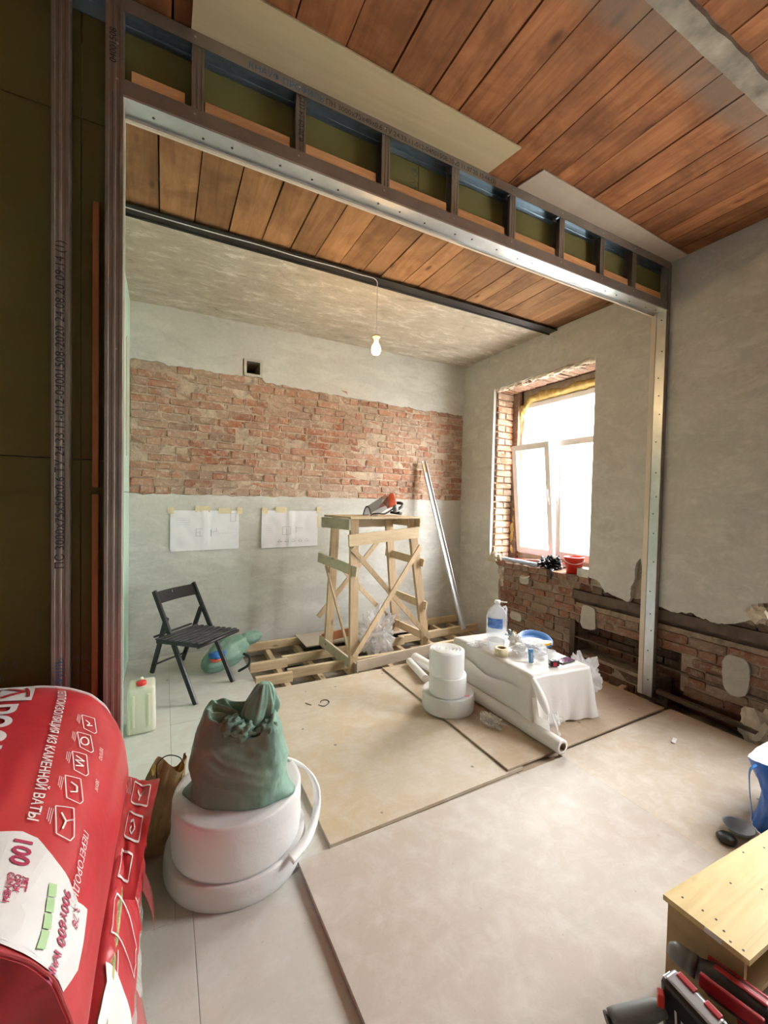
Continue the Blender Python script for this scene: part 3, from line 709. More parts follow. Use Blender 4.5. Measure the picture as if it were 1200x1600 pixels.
GV = lambda x0, z0: (lambda a, c: V((x0 - c, 2.1515, z0 + a)))
prt('КНАУФ ЛИСТ', .075, GV(1.30, 3.27), M_inkgreen); prt('-040015', .030, GV(2.62, 3.29), M_inkgreen)
prt('ВИТА', .040, Gf(-.62, .90), M_grey); prt('5-240.5', .032, Gf(-.63, .85), M_grey); prt('Н2', .035, Gf(-.325, .90), M_grey); prt('12.5-', .032, Gf(-.325, .85), M_grey)

# plywood strips over the header
def sheet(name, pts, z0, z1, mat, lab, cat, edge=None, grp=None, bow=0):
    b = BM(); prism(b, pts, XY, z0, z1); c = (sum(p[0] for p in pts)/len(pts), sum(p[1] for p in pts)/len(pts), z0)
    return solo(name, b, mat, lab, cat, c, grp)
sheet('plywood_strip', [(.092, 1.815), (1.785, 1.835), (1.745, 2.066), (.092, 2.066)], 3.6125, 3.6205, M_ply, 'long pale plywood strip lying over the left part of the header, under the ceiling boards', 'plywood')
sheet('plywood_strip', [(2.02, 1.885), (3.70, 1.945), (3.70, 2.066), (1.985, 2.066)], 3.6125, 3.6205, M_ply2, 'short greyish plywood strip over the right end of the header, reaching the wall', 'plywood')

# ---- black steel beam with cable and bulb
bm_t = thing('steel_beam', 'black steel beam between the brown boards and the rough slab', 'beam', (1.7, 3.27, 3.46))
b = BM(); bx(b, XL, 3.72, 3.215, 3.345, 3.455, 3.466, .002); part('lower_flange', b, M_steel, bm_t)
b = BM(); bx(b, XL, 3.72, 3.272, 3.284, 3.466, 3.70); part('web', b, M_steel, bm_t)
b = BM(); cyl(b, (XL, 3.325, 3.452), (3.72, 3.325, 3.452), .010, n=8); part('edge_bar', b, M_steel, bm_t)
pl = thing('hanging_bulb', 'lit bare bulb hanging on a white cable from the black beam', 'lamp', (1.585, 3.25, 2.86))
pts = [(XL+.02, 3.245, 3.452)] + [(x, 3.245 - .012*math.sin(x*1.3), 3.450 - .003*math.sin(x*9)) for x in (0, .3, .6, .9, 1.2, 1.4)] + [(1.53, 3.22, 3.445), (1.575, 3.235, 3.43), (1.583, 3.248, 3.39), (1.585, 3.25, 3.2), (1.585, 3.25, 2.985)]
b = BM(); tube(b, spline(pts, 5), .0035, 6); part('cable', b, M_white, pl)
b = BM(); lathe(b, [(.0, 2.995), (.030, 2.992), (.034, 2.982), (.030, 2.975), (.019, 2.972), (.018, 2.935), (.0, 2.93)], (1.585, 3.25, 0), 20); part('bulb_socket', b, M_kraft, pl, True)
b = BM(); lathe(b, [(.015, 2.938), (.017, 2.928), (.028, 2.912), (.036, 2.892), (.038, 2.872), (.034, 2.850), (.022, 2.835), (.0, 2.830)], (1.585, 3.25, 0), 24)
k = N('glowing_bulb'); k.b.inputs['Emission Color'].default_value = (1.0, .62, .28, 1); k.b.inputs['Emission Strength'].default_value = 110; part('bulb_glass', b, k.m, pl, True)

# ================================================================ FLOOR SHEETS
def pboard(name, pts, z0, th, mat, lab):
    c = (sum(p[0] for p in pts)/4, sum(p[1] for p in pts)/4, z0)
    t = thing(name, lab, 'board', c)
    b = BM(); prism(b, pts, XY, z0+.003, z0+th); part('face_sheet', b, mat, t)
    cx, cy = c[0], c[1]; q = [(cx+(x-cx)*.999, cy+(y-cy)*.999) for x, y in pts]
    b = BM(); prism(b, q, XY, z0, z0+.003); 
    part('underside', b, M_edge, t); return t
pboard('floor_board_sheet', [(.535, 1.775), (.60, -.3), (2.245, -.3), (2.255, 1.80)], -.022, .024, M_fl_a, 'large pale fibreboard in the middle foreground')
pboard('floor_board_sheet', [(.695, 1.80), (1.95, 1.835), (1.95, 3.53), (.70, 3.53)], -.022, .020, M_fl_b, 'warm stained fibreboard between the joists and the foreground board')
pboard('floor_board_sheet', [(1.832, 1.842), (3.515, 1.885), (3.46, 3.515), (1.85, 3.515)], -.002, .014, M_fl_c, 'brownish fibreboard lying raised under the film-covered table')
pboard('floor_board_sheet', [(2.2465, -.3), (3.555, -.3), (3.565, 1.865), (2.2565, 1.838)], -.022, .0235, M_fl_d, 'dusty fibreboard by the right wall, in front of the metal post')
sheet('board_offcut', [(1.36, 4.33), (2.92, 4.37), (2.92, 4.77), (1.36, 4.77)], .0135, .023, M_ply2, 'dusty plywood offcut on the joists behind the wooden trestle', 'board')
b = BM(); beam(b, (1.62, 3.60, .03), (2.62, 3.73, .03), .018, .10, bev=.002); solo('edging_plank', b, M_orange_d if False else M_ply2, 'long brown board standing on edge in front of the trestle', 'plank', (2.1, 3.66, -.02))

# ================================================================ TRESTLE
tr = thing('wooden_trestle', 'tall rough wooden trestle tower with crossed braces standing over the joists', 'trestle', (2.05, 4.03, -.02))
ft = {'FL': V((1.62, 3.68, -.075)), 'FR': V((2.575, 3.885, .01)), 'BL': V((1.55, 4.20, .012)), 'BR': V((2.50, 4.43, .023))}
tp_ = {'FL': V((1.665, 3.83, 1.415)), 'FR': V((2.38, 3.93, 1.415)), 'BL': V((1.60, 4.16, 1.415)), 'BR': V((2.30, 4.30, 1.415))}
def on(a, t): return ft[a].lerp(tp_[a], t)
for a, w in (('FL', .085), ('FR', .09), ('BL', .085), ('BR', .09)):
    b = BM(); beam(b, ft[a], tp_[a], w, .045, (0, 1, 0), .003); part('leg', b, M_pine_z, tr)
def rail(p, q, w, t, n, name='rail', mat=M_pine, off=(0, 0, 0)):
    b = BM(); o = V(off); d = (V(q)-V(p)); side = V((0, 0, 1)); beam(b, V(p)+o, V(q)+o, t, w, side, .002); return part(name, b, mat, tr)
b = BM(); prism(b, [(1.585, 3.72), (2.43, 3.81), (2.36, 4.37), (1.50, 4.24)], XY, 1.417, 1.437); part('top_board', b, M_pine, tr)
rail((1.585, 3.74, 1.36), (1.48, 4.24, 1.36), .105, .022, 0, mat=M_pinegrey)                     # left apron
rail((1.50, 4.28, 1.34), (2.36, 4.38, 1.34), .09, .022, 0, mat=M_ply2)                   # rear apron
rail((2.44, 3.83, 1.37), (2.38, 4.36, 1.37), .09, .022, 0)                               # right apron
rail((1.58, 3.755, 1.205), (2.44, 3.865, 1.265), .115, .022, 0)                             # front rail
rail((1.65, 3.70, .905), (1.46, 4.28, .985), .10, .022, 0, mat=M_pinegrey)
rail((2.515, 3.86, .93), (2.34, 4.42, .99), .085, .022, 0); rail((2.55, 3.84, .46), (2.40, 4.46, .52), .085, .022, 0); rail((2.59, 3.84, .10), (2.46, 4.50, .14), .085, .022, 0)
rail((1.64, 3.64, -.01), (1.49, 4.28, .10), .10, .022, 0, mat=M_pinegrey); rail((1.50, 4.245, .12), (2.56, 4.47, .14), .09, .022, 0, mat=M_orange_d)
def brace(p, q, w=.05): b = BM(); d = V(q)-V(p); beam(b, p, q, .022, w, V((0, 0, 1)) if abs(d.z) < .9*d.length else V((0, 1, 0)), .002); part('brace', b, M_pine_z, tr)
def brace_f(p, q, w=.05):
    b = BM(); d = (V(q)-V(p)).normalized(); beam(b, p, q, w, .018, V((0, 1, 0)) - d*d.y, .002); part('brace', b, M_pine_z, tr)
brace_f((1.62, 3.765, 1.13), (2.60, 3.84, .10)); brace_f((1.60, 3.63, .11), (2.44, 3.815, 1.12))
brace_f((1.46, 4.26, .35), (2.25, 4.36, 1.18)); brace_f((1.60, 4.25, .98), (2.40, 4.46, .20))
def brace_s(p, q, w=.045):
    b = BM(); d = (V(q)-V(p)).normalized(); beam(b, p, q, w, .018, V((1, 0, 0)) - d*d.x, .002); part('brace', b, M_pine_z, tr)
brace_s((1.52, 4.22, .90), (1.60, 3.68, .06), .03)

# face shield on the trestle
fs = thing('face_shield', 'orange and black mesh face shield lying on top of the trestle', 'face shield', (2.04, 3.95, 1.437))
c0 = V((2.14, 3.98, 1.50))
def cap(u, v):
    a = -1.25 + 2.5*u; t = v
    return c0 + V((-.03 + .085*math.cos(a)*math.cos(t*1.35) - .02*t, .105*math.sin(a), -.035 + .115*math.sin(t*1.5) + .03*math.cos(a)))
b = BM(); grid(b, lambda u, v: c0 + V((.085*math.sin(v*PI)*.55 + .02 - .10*(1-v)*1.0, .10*math.sin((u-.5)*2.6), -.03 + .125*math.cos((u-.5)*2.6)*math.sin(v*2.2+.35) )), 18, 10)
part('brow_guard', b, M_orangep, fs, True)
b = BM(); grid(b, lambda u, v: c0 + V((-.055 - .20*v, (.095+.01*v)*math.sin((u-.5)*2.8), -.055 + .105*math.cos((u-.5)*2.8) - .085*v + .03)), 18, 6)
part('mesh_visor', b, m_film('dark_mesh', (.10, .09, .08), .1, .5, .6), fs, True)
b = BM(); tube(b, spline([c0 + V((-.255, (.105)*math.sin((u-.5)*2.8), -.11 + .105*math.cos((u-.5)*2.8) + .00)) for u in [i/10 for i in range(11)]], 3), .006, 6); part('visor_rim', b, M_blackp, fs, True)
b = BM(); tube(b, spline([c0+V((-.25, -.10, -.055)), c0+V((-.20, -.125, -.050)), c0+V((-.12, -.12, -.052)), c0+V((-.02, -.10, -.02))], 5), .006, 6); part('visor_rim', b, M_blackp, fs, True)
b = BM(); tube(b, spline([c0+V((.02, -.09, -.03)), c0+V((.10, -.075, .0)), c0+V((.135, 0, .02)), c0+V((.10, .08, .02)), c0+V((.02, .09, -.01))], 6), .012, 8); part('head_band', b, M_blackp, fs, True)
b = BM(); tube(b, spline([c0+V((.06, -.08, -.045)), c0+V((.12, -.03, -.052)), c0+V((.12, .04, -.052)), c0+V((.05, .09, -.045))], 6), .010, 8); part('head_band', b, M_blackp, fs, True)
b = BM(); cyl(b, c0+V((.01, -.115, -.015)), c0+V((.01, -.09, -.015)), .028, n=18); part('pivot_knob', b, M_grey, fs, True)

for o_ in fs.children:
    for v in o_.data.vertices: v.co.z = .022 + (v.co.z - .008)*1.5; v.co.x *= 1.05
# leaning profile
lp = thing('leaning_profile', 'long silvery metal profile leaning against the brick wall beside the corner', 'profile', (3.33, 4.16, .012))
p0, p1 = V((3.33, 4.18, .012)), V((3.03, 4.735, 2.13))
d = (p1-p0).normalized(); nr = V((0, 1, 0)); nr = (nr - d*nr.dot(d)).normalized()
M_zl = m_plain('matt_zinc', (.72, .76, .80), .5, .35)
b = BM(); beam(b, p0, p1, .062, .004, nr); part('web', b, M_zl, lp)
sd = d.cross(nr).normalized()
for s in (-1, 1):
    b = BM(); beam(b, p0 + sd*.031*s - nr*.012, p1 + sd*.031*s - nr*.012, .003, .028, nr); part('flange', b, M_zinc, lp)
b = BM(); beam(b, p1 - d*.16 - nr*.004, p1 - d*.02 - nr*.004, .028, .004, nr); part('masking_tape', b, M_orange, lp)

# drawings taped to the wall
def drawing(x0, x1, z0, z1, lab, sd_, detail):
    t = thing('wall_drawing', lab, 'drawing', (x0, 4.789, z0), 'drawings taped to the back wall')
    def f(u, v):
        w = .010*abs(nz((u*2.2, v*1.5, 0), 1.6, sd_)) + (.004 if .46 < u < .54 else 0) + .012*(1-v)*max(0, .25-u)*3*(sd_ > 3)
        return V((x0 + (x1-x0)*u, 4.784 - w - .003, z0 + (z1-z0)*v + .012*(u-.0)*(1-v)))
    b = BM(); grid(b, f, 40, 26); part('paper', b, M_paper, t, True)
    g = lambda u, v: f(u, v) + V((0, -.003, 0))
    b = BM()
    def ln(u0, v0, u1, v1, w=.003):
        a, c = g(u0, v0), g(u1, v1); beam(b, a, c, w, .0008, V((0, 1, 0)))
    def rect(u0, v0, u1, v1):
        ln(u0, v0, u1, v0); ln(u1, v0, u1, v1); ln(u1, v1, u0, v1); ln(u0, v1, u0, v0)
    if detail == 0:
        rect(.36, .36, .46, .54); ln(.36, .45, .42, .45); ln(.42, .36, .42, .5); ln(.58, .34, .58, .52, .006); ln(.58, .47, .68, .47); ln(.66, .47, .66, .56); rect(.87, .72, .95, .92)
        for i in range(4): ln(.08, .80-.05*i, .28, .80-.05*i, .0012)
        for i in range(7): ln(.60+.045*i, .42, .63+.045*i, .42, .0015)
    else:
        rect(.36, .34, .50, .56); ln(.43, .34, .43, .52); ln(.60, .38, .60, .56); ln(.60, .52, .72, .52)
        for i in range(5): u = .28+.12*i; ln(u, .15, u+.03, .22, .002); ln(u+.03, .22, u+.07, .15, .002); ln(u, .15, u+.07, .15, .004)
        for i in range(6): ln(.07, .62-.05*i, .20, .62-.05*i, .0012)
    part('plan_lines', b, M_line, t)['kind'] = 'stuff'
    for (u, v, w, h) in ((-.02, .99, .07, .035), (.36, 1.03, .20, .035), (.98, .99, .07, .05), (.70, 1.0, .18, .02)) if detail == 0 else ((.02, .99, .08, .04), (.25, 1.02, .18, .035), (.99, 1.0, .05, .06), (1.01, .62, .03, .2)):
        b = BM(); p = f(min(max(u, 0), 1), min(v, 1)); bx(b, x0+(x1-x0)*u - .01, x0+(x1-x0)*(u+w), 4.7765, 4.788, z0+(z1-z0)*v-.03, z0+(z1-z0)*(v+h)+.02); part('masking_tape', b, M_tape, t)
drawing(.057, .722, 1.035, 1.455, 'left paper floor plan taped to the grey wall above the folding chair', 1.5, 0)
drawing(.962, 1.612, 1.04, 1.46, 'right paper floor plan taped to the grey wall, near the trestle', 6.2, 1)

# ================================================================ FOLDING CHAIR
ch = thing('folding_chair', 'black slatted wooden folding chair by the back left corner', 'chair', (.2, 3.95, -.022))
A = dict(fl=V((.23, 3.545, -.022)), fr=V((.547, 3.852, -.022)), tl=V((-.068, 4.0, .80)), tr=V((.245, 4.285, .80)), rl=V((-.105, 4.344, -.022)), rr=V((.19, 4.60, -.022)))
wd = (A['fr']-A['fl']).normalized()
for s in 'lr':
    f0, t0_ = A['f'+s], A['t'+s]; b = BM(); beam(b, f0, t0_, .022, .038, V((.69, -.72, 0)), .004); part('front_leg', b, M_black, ch)
    piv = f0.lerp(t0_, .745) + wd*(.024 if s == 'l' else -.024); b = BM(); beam(b, A['r'+s] + wd*(.024 if s == 'l' else -.024), piv, .020, .040, V((.69, -.72, 0)), .004); part('rear_leg', b, M_black, ch)
b = BM(); n = 14; a0, a1 = A['fl'].lerp(A['tl'], .955), A['fr'].lerp(A['tr'], .955); up_ = (A['tl']-A['fl']).normalized(); bk = V((-.69, .72, 0))
def brf(u, v): return a0.lerp(a1, u) + up_*(v*.105-.075) + bk*(.020*math.sin(PI*u)) 
vs1 = [[b.verts.new(brf(i/n, j/2) + bk*o) for j in range(3)] for o in (0, .012) for i in range(n+1)]
fr_, bk_ = vs1[:n+1], vs1[n+1:]
for i in range(n):
    for j in range(2):
        if i == n//2-1 and j == 1: continue
        b.faces.new((fr_[i][j], fr_[i+1][j], fr_[i+1][j+1], fr_[i][j+1])); b.faces.new((bk_[i][j], bk_[i][j+1], bk_[i+1][j+1], bk_[i+1][j]))
    b.faces.new((fr_[i][2], fr_[i+1][2], bk_[i+1][2], bk_[i][2])); b.faces.new((fr_[i][0], bk_[i][0], bk_[i+1][0], fr_[i+1][0]))
# the small grip hole, as a ring filled round
i0 = n//2-1; cc = (brf((i0+.5)/n, .75)); e1 = (brf((i0+1)/n, .75)-brf(i0/n, .75))*.5; e2 = up_*.026
def ringp(r, o): return [b.verts.new(cc + e1*math.cos(2*PI*k/16)*r + e2*math.sin(2*PI*k/16)*r + bk*o) for k in range(16)]
for o in (0, .012):
    q = []
    for k in range(16):
        a = 2*PI*k/16; c_, s_ = math.cos(a), math.sin(a); mm = max(abs(c_), abs(s_)); q.append(b.verts.new(cc + e1*c_/mm + e2*s_/mm + bk*o))
    r_ = ringp(.62, o)
    for k in range(16): b.faces.new((q[k], q[(k+1) % 16], r_[(k+1) % 16], r_[k]))
    if o == 0: r0 = r_
for k in range(16): b.faces.new((r0[k], r0[(k+1) % 16], r_[(k+1) % 16], r_[k]))
bmesh.ops.recalc_face_normals(b, faces=b.faces[:]); part('back_board', b, M_black, ch)
sf, sb_, sfr, sbr = V((.253, 3.462, .462)), V((-.042, 3.74, .455)), V((.548, 3.725, .462)), V((.240, 4.01, .455))
for p, q in ((sf, sb_), (sfr, sbr)):
    b = BM(); beam(b, p, q, .020, .030, V((0, 0, 1)), .004); part('seat_rail', b, M_black, ch)
for i in range(8):
    t = .04 + i/7*.92; ex = wd*.02; b = BM(); beam(b, sf.lerp(sb_, t) - ex + V((0, 0, .02)), sfr.lerp(sbr, t) + ex + V((0, 0, .02)), .030, .011, V((0, 0, 1)), .003); part('seat_slat', b, M_black, ch)
for p, q in ((A['rl'].lerp(A['fl'].lerp(A['tl'], .745), .16), A['rr'].lerp(A['fr'].lerp(A['tr'], .745), .16)), (sb_ + V((-.02, .02, .03)), sbr + V((-.02, .02, .03))), (sf - wd*.03, sfr + wd*.03)):
    b = BM(); cyl(b, p, q, .009 if p != sf-wd*.03 else .014, n=10); part('cross_rod', b, M_black, ch, True)

# ================================================================ SACKS, CAN, PAPER BAG
def sack_mesh(c, a, bb, seed, ang=0.0, sq=3.0):
    """full woven sack: upright pillow with a slack rolled-in rim and a hollow where the cloth is gathered"""
    bm = BM(); n, mn = 150, 70; c = V(c); ca, sa = math.cos(ang), math.sin(ang); rings = []
    for j in range(mn+1):
        v = j/mn; ring = []
        for i in range(n):
            t = 2*PI*i/n; cx, cy = math.cos(t), math.sin(t)
            ux = math.copysign(abs(cx)**(2/sq), cx); uy = math.copysign(abs(cy)**(2/sq), cy)
            rim = .335 + .030*(-cx)*(cx < 0) + .025*cy - .055*math.exp(-((t-4.95)/.65)**2)
            if v < .72:
                w = v/.72; z = rim*w**.92
                k = .93 + .09*math.sin(min(w*2.2, 1)*PI/2) - .52*max(0, w-.35)**1.7
                yk = k*(1 - .42*w*w)
                if w < .2: ear = (1-w/.2)**2; k += ear*.30*abs(cx)**16; 
                fold = .030*(1-abs(nz((cx*1.1+w*1.5, cy*.8, w*2.6), 1.6, seed))*3)*(.25+w*(1-w)*2) + .018*nz((cx*3+w*3, cy*3, w*5), 1.3, seed+3) + .007*nz((cx*9+w*6, cy*9, w*9), 1.3, seed+7)
                diag = .016*math.sin((cx*2.5+w*3.2)*5)*max(0, .5-w)
                k += fold + diag; yk += fold + diag
            else:
                w = (v-.72)/.28; q = 1-w
                k0_ = 1.02 - .52*.65**1.7; k = (k0_*q**1.3 + .02)*(1+.16*w*math.sin(7*t+seed)); yk = (k0_*.58*q**1.3 + .02)*(1+.16*w*math.sin(7*t+seed))
                z = rim + .016*math.sin(min(w*5, 1)*PI) - .075*min(1, w*1.6)**1.2*(1+.7*cx) + .022*math.sin(9*t + seed)*w*(1-w)*3
            x = ux*a*k; y = uy*bb*yk
            ring.append(bm.verts.new(c + V((x*ca - y*sa, x*sa + y*ca, max(z, 0)))))
        rings.append(ring)
    for p, q in zip(rings, rings[1:]):
        for i in range(n): bm.faces.new((p[i], p[(i+1) % n], q[(i+1) % n], q[i]))
    bm.faces.new(rings[0][::-1]); bm.faces.new(rings[-1]); return bm
sk = thing('filled_sack', 'full green woven sack with twisted neck standing on the big white foam roll', 'sack', (.29, 1.90, .305))
part('sack_body', sack_mesh((.305, 1.915, .305), .198, .135, 1.3, ang=-.45), M_sack, sk, True)
def neck(c, s, seed, tilt):
    bm = BM(); n, mn = 90, 30; c = V(c)
    for_ = []
    for j in range(mn+1):
        v = j/mn; r = (.34 + 1.0*math.sin(PI*min(v*.92+.06, 1))**.7)*.5; ring = []
        for i in range(n):
            t = 2*PI*i/n; k = r*(1 + .10*math.sin(t*8+v*2.2+seed) + .05*math.sin(t*15-v*3) + .22*nz((math.cos(t)*2, math.sin(t)*2, v*3), 1, seed))
            ring.append(bm.verts.new(c + V((math.cos(t)*k*s[0] + tilt[0]*v, math.sin(t)*k*s[1] + tilt[1]*v, v*s[2]))))
        for_.append(ring)
    for p, q in zip(for_, for_[1:]):
        for i in range(n): bm.faces.new((p[i], p[(i+1) % n], q[(i+1) % n], q[i]))
    bm.faces.new(for_[0][::-1]); bm.faces.new(for_[-1]); return bm
part('twisted_neck', neck((.375, 1.905, .545), (.105, .075, .225), 2.0, (.030, .0)), M_sack, sk, True)
b = BM(); tube(b, spline([(.385+.045*math.cos(a), 1.885+.04*math.sin(a), .585+.012*math.sin(3*a)) for a in [i*2*PI/10 for i in range(11)]], 4), .013, 8); part('tie', b, M_sack, sk, True)
for i_, (dx, dy, dz, s_) in enumerate(((-.06, -.02, .0, .04), (.05, -.035, .0, .035), (-.11, .01, .02, .045))):
    part('gathered_fold', blob((.37+dx, 1.875+dy, .60+dz), (s_, s_*.7, s_*.8), 60+i_, 4, .7, 4), M_sack, sk, True)
# sack lying behind the chair
def lying(p, q, r0, r1, seed):
    bm = BM(); p, q = V(p), V(q); M = frame(q-p); L = (q-p).length; n, mn = 44, 34; rings = []
    for j in range(mn+1):
        v = j/mn; r = (r0+(r1-r0)*v)*(math.sin(PI*min(max(v*.94+.03, 0), 1))**.42); ring = []
        for i in range(n):
            t = 2*PI*i/n; k = r*(1 + .16*nz((math.cos(t)*1.8, math.sin(t)*1.8, v*3), 1, seed) + .08*nz((math.cos(t)*6, math.sin(t)*6, v*6), 1, seed+3) + .03*math.sin(7*t+seed))
            w = p + M @ V((math.cos(t)*k, math.sin(t)*k, L*v)); w.z = max(w.z, -.021); ring.append(bm.verts.new(w))
        rings.append(ring)
    for a, c in zip(rings, rings[1:]):
        for i in range(n): bm.faces.new((a[i], a[(i+1) % n], c[(i+1) % n], c[i]))
    bm.faces.new(rings[0][::-1]); bm.faces.new(rings[-1]); return bm
s2 = thing('slumped_sack', 'crumpled green woven sack lying on the floor behind the folding chair', 'sack', (.5, 4.2, -.022))
part('sack_body', lying((.33, 4.10, .055), (.74, 4.40, .15), .12, .14, 3.1), M_sack, s2, True)
part('sack_mouth', lying((.66, 4.34, .17), (.90, 4.42, .19), .08, .06, 8.8), M_sack, s2, True)
b = BM(); tube(b, spline([(.62, 4.02, .0), (.70, 3.98, .06), (.72, 4.05, .10), (.68, 4.12, .12)], 6), .012, 8); part('hose_loop', b, M_blackp, s2, True)
part('blue_lining', blob((.44, 4.08, .16), (.07, .05, .035), 14, amp=.4), M_bluepl, s2, True)
part('orange_lining', blob((.43, 4.06, .12), (.05, .03, .018), 15, amp=.4), M_orangep, s2, True)
b = lying((1.03, 3.92, -.10), (1.21, 3.96, -.07), .07, .05, 5.5)
solo('small_sack', b, M_sack, 'small green woven bundle down in the joist pit beside the sheet', 'sack', (1.1, 3.94, -.16), smooth=True)

jc = thing('jerrycan', 'milky plastic jerrycan with red cap beside the left post', 'canister', (-.125, 3.36, -.022))
b = BM(); bx(b, -.215, -.04, 3.25, 3.45, -.022, .295, .022)
for v in b.verts:
    if v.co.z > .25: v.co.x = -.1275 + (v.co.x+.1275)*.93; v.co.y = 3.35 + (v.co.y-3.35)*.93
part('canister_body', b, M_milky, jc, True)
b = BM(); lathe(b, [(.032, .293), (.032, .305), (.026, .307)], (-.13, 3.29, 0), 20); part('canister_neck', b, M_milky, jc, True)
b = BM(); lathe(b, [(.031, .304), (.032, .326), (.028, .330), (.0, .331)], (-.13, 3.29, 0), 24); part('cap', b, M_redpl, jc, True)
b = BM(); tube(b, spline([(-.13, 3.335, .290), (-.13, 3.35, .305), (-.13, 3.40, .306), (-.13, 3.43, .285)], 5), .012, 10); part('handle', b, M_milky, jc, True)
for s in (-1, 1): b = BM(); bx(b, -.1275+s*.045-.008, -.1275+s*.045+.008, 3.242, 3.256, .03, .25, .004); part('side_rib', b, M_milky, jc)

pb = thing('paper_bag', 'crumpled brown kraft bag between the red packs and the foam roll', 'bag', (-.01, 2.04, -.022))
def pbag(u, v):
    t = 2*PI*u; r = 1 + .10*nz((math.cos(t)*2, math.sin(t)*2, v*2), 1, 3) + .10*nz((math.cos(t)*5, math.sin(t)*5, v*5), 1, 6)*(.4+v)
    q = .62 + .38*math.sin(PI*min(v*.8+.12, 1))
    return V((-.040 + .10*math.cos(t)*r*q + .07*v**2, 2.17 + .085*math.sin(t)*r*q*(1-.45*v), -.022 + .37*v + .035*v*math.sin(t*3+1)))
b = BM(); grid(b, pbag, 52, 24, True); part('bag_body', b, M_kraft, pb)
b = BM(); grid(b, lambda u, v: pbag(u, .92) * 1 + V((-(.10*math.cos(2*PI*u))*.25*v*2, 0, -.10*v)), 40, 4, True); part('bag_lining', b, m_plain('ochre_lining', (.46, .30, .06), .6, var=.3), pb)
b = BM(); bx(b, -.10, .02, 2.12, 2.22, -.021, -.015); part('bag_bottom', b, M_kraft, pb)
b = BM(); tube(b, spline([(-.02, 2.13, .32), (-.02, 2.12, .39), (.02, 2.12, .42), (.07, 2.11, .405), (.09, 2.10, .37)], 6), .0025, 5); part('wire_tie', b, M_blackp, pb)

# ================================================================ FOAM ROLLS
def coil(c, r, h, z0, seed, ex=1.0, turns=7):
    """wound foam tape: outer wall, slightly uneven, with a spiral cut in the top"""
    bm = BM(); c = V(c); n = 72; m_ = 10; rings = []
    prof = [(0.985, 0.0), (1.0, .06), (1.012, .35), (1.0, .52), (1.012, .7), (1.0, .94), (.985, 1.0)]
    for (k, z) in prof:
        rings.append([bm.verts.new(c + V((math.cos(2*PI*i/n)*r*k*ex*(1+.012*nz((math.cos(2*PI*i/n), math.sin(2*PI*i/n), z*3), 1.5, seed)), math.sin(2*PI*i/n)*r*k*(1+.012*nz((math.cos(2*PI*i/n), math.sin(2*PI*i/n), z*3), 1.5, seed+2)), z0 + h*z))) for i in range(n)])
    K = turns*2
    for q in range(1, K+1):
        rr = .985*(1 - q/(K+.6)); dz = -.006 if q % 2 else 0.0
        rings.append([bm.verts.new(c + V((math.cos(2*PI*i/n)*r*rr*ex, math.sin(2*PI*i/n)*r*rr, z0 + h + dz - .01*(1-rr)))) for i in range(n)])
    for a, d_ in zip(rings, rings[1:]):
        for i in range(n): bm.faces.new((a[i], a[(i+1) % n], d_[(i+1) % n], d_[i]))
    bm.faces.new(rings[0][::-1]); bm.faces.new(rings[-1]); return bm
fr1 = thing('foam_tape_roll', 'widest white foam band roll on the floor, under the roll carrying the green sack', 'foam roll', (.31, 1.97, -.022))
part('wound_band', coil((.31, 1.97, 0), .292, .105, -.022, 1, 1.03), M_foam, fr1, True)
fr2 = thing('foam_tape_roll', 'big white foam roll under the green sack, its loose end looping out at the right', 'foam roll', (.31, 1.97, .083))
part('wound_band', coil((.31, 1.96, 0), .268, .222, .083, 2, 1.02, 9), M_foam, fr2, True)
lp_ = [(.47, 2.12, .285), (.55, 2.05, .30), (.63, 2.00, .265), (.675, 1.97, .19), (.675, 1.94, .115), (.635, 1.86, .09), (.57, 1.77, .088), (.48, 1.70, .088)]
b = BM(); strip(b, spline(lp_, 8), (.012, -.045, .0), .014); part('loose_end', b, M_foam, fr2, True)
fr3 = thing('foam_tape_roll', 'flat wide white foam roll lying on the sheets at the left of the table', 'foam roll', (2.02, 2.64, .013))
part('wound_band', coil((1.965, 2.63, 0), .198, .135, .013, 4, 1.0), M_foam, fr3, True)
fr4 = thing('foam_tape_roll', 'tall white foam roll standing on the flat wide one, spiral showing on top', 'foam roll', (1.93, 2.60, .148))
part('wound_band', coil((1.935, 2.60, 0), .140, .15, .148, 6, 1.0), M_foam, fr4, True)
part('wound_band', coil((1.925, 2.605, 0), .132, .185, .292, 8, 1.0, 5), M_foam, fr4, True)
b = BM(); pts = []
for i in range(140):
    a = i*.20; r = .012 + .115*i/140; pts.append((1.925 + r*math.cos(a), 2.605 + r*math.sin(a), .477))
strip(b, pts, (0, 0, .012), .004); part('spiral_edge', b, M_film, fr4)
b = BM(); bx(b, 1.99, 2.03, 2.452, 2.457, .155, .165); part('pink_sticker', b, m_plain('pink_print', (.75, .25, .30)), fr4)

# film roll on the floor
ff = thing('film_roll', 'long roll of white polythene film lying on the sheet along the table', 'film roll', (2.24, 2.6, .013))
p0, p1 = V((2.250, 1.80, .062)), V((2.20, 3.50, .062)); d = (p1-p0).normalized(); M = frame(d)
b = BM(); n, mn = 30, 40
rings = [[b.verts.new(p0.lerp(p1, j/mn) + M @ V((math.cos(2*PI*i/n), math.sin(2*PI*i/n), 0))*(.047*(1+.05*nz((math.cos(2*PI*i/n)*2, math.sin(2*PI*i/n)*2, j*.3), 1, 4)))) for i in range(n)] for j in range(mn+1)]
for a, c in zip(rings, rings[1:]):
    for i in range(n): b.faces.new((a[i], a[(i+1) % n], c[(i+1) % n], c[i]))
inn = [b.verts.new(p0 + M @ V((math.cos(2*PI*i/n), math.sin(2*PI*i/n), 0))*.027) for i in range(n)]; inb = [b.verts.new(v.co + d*.3) for v in inn]
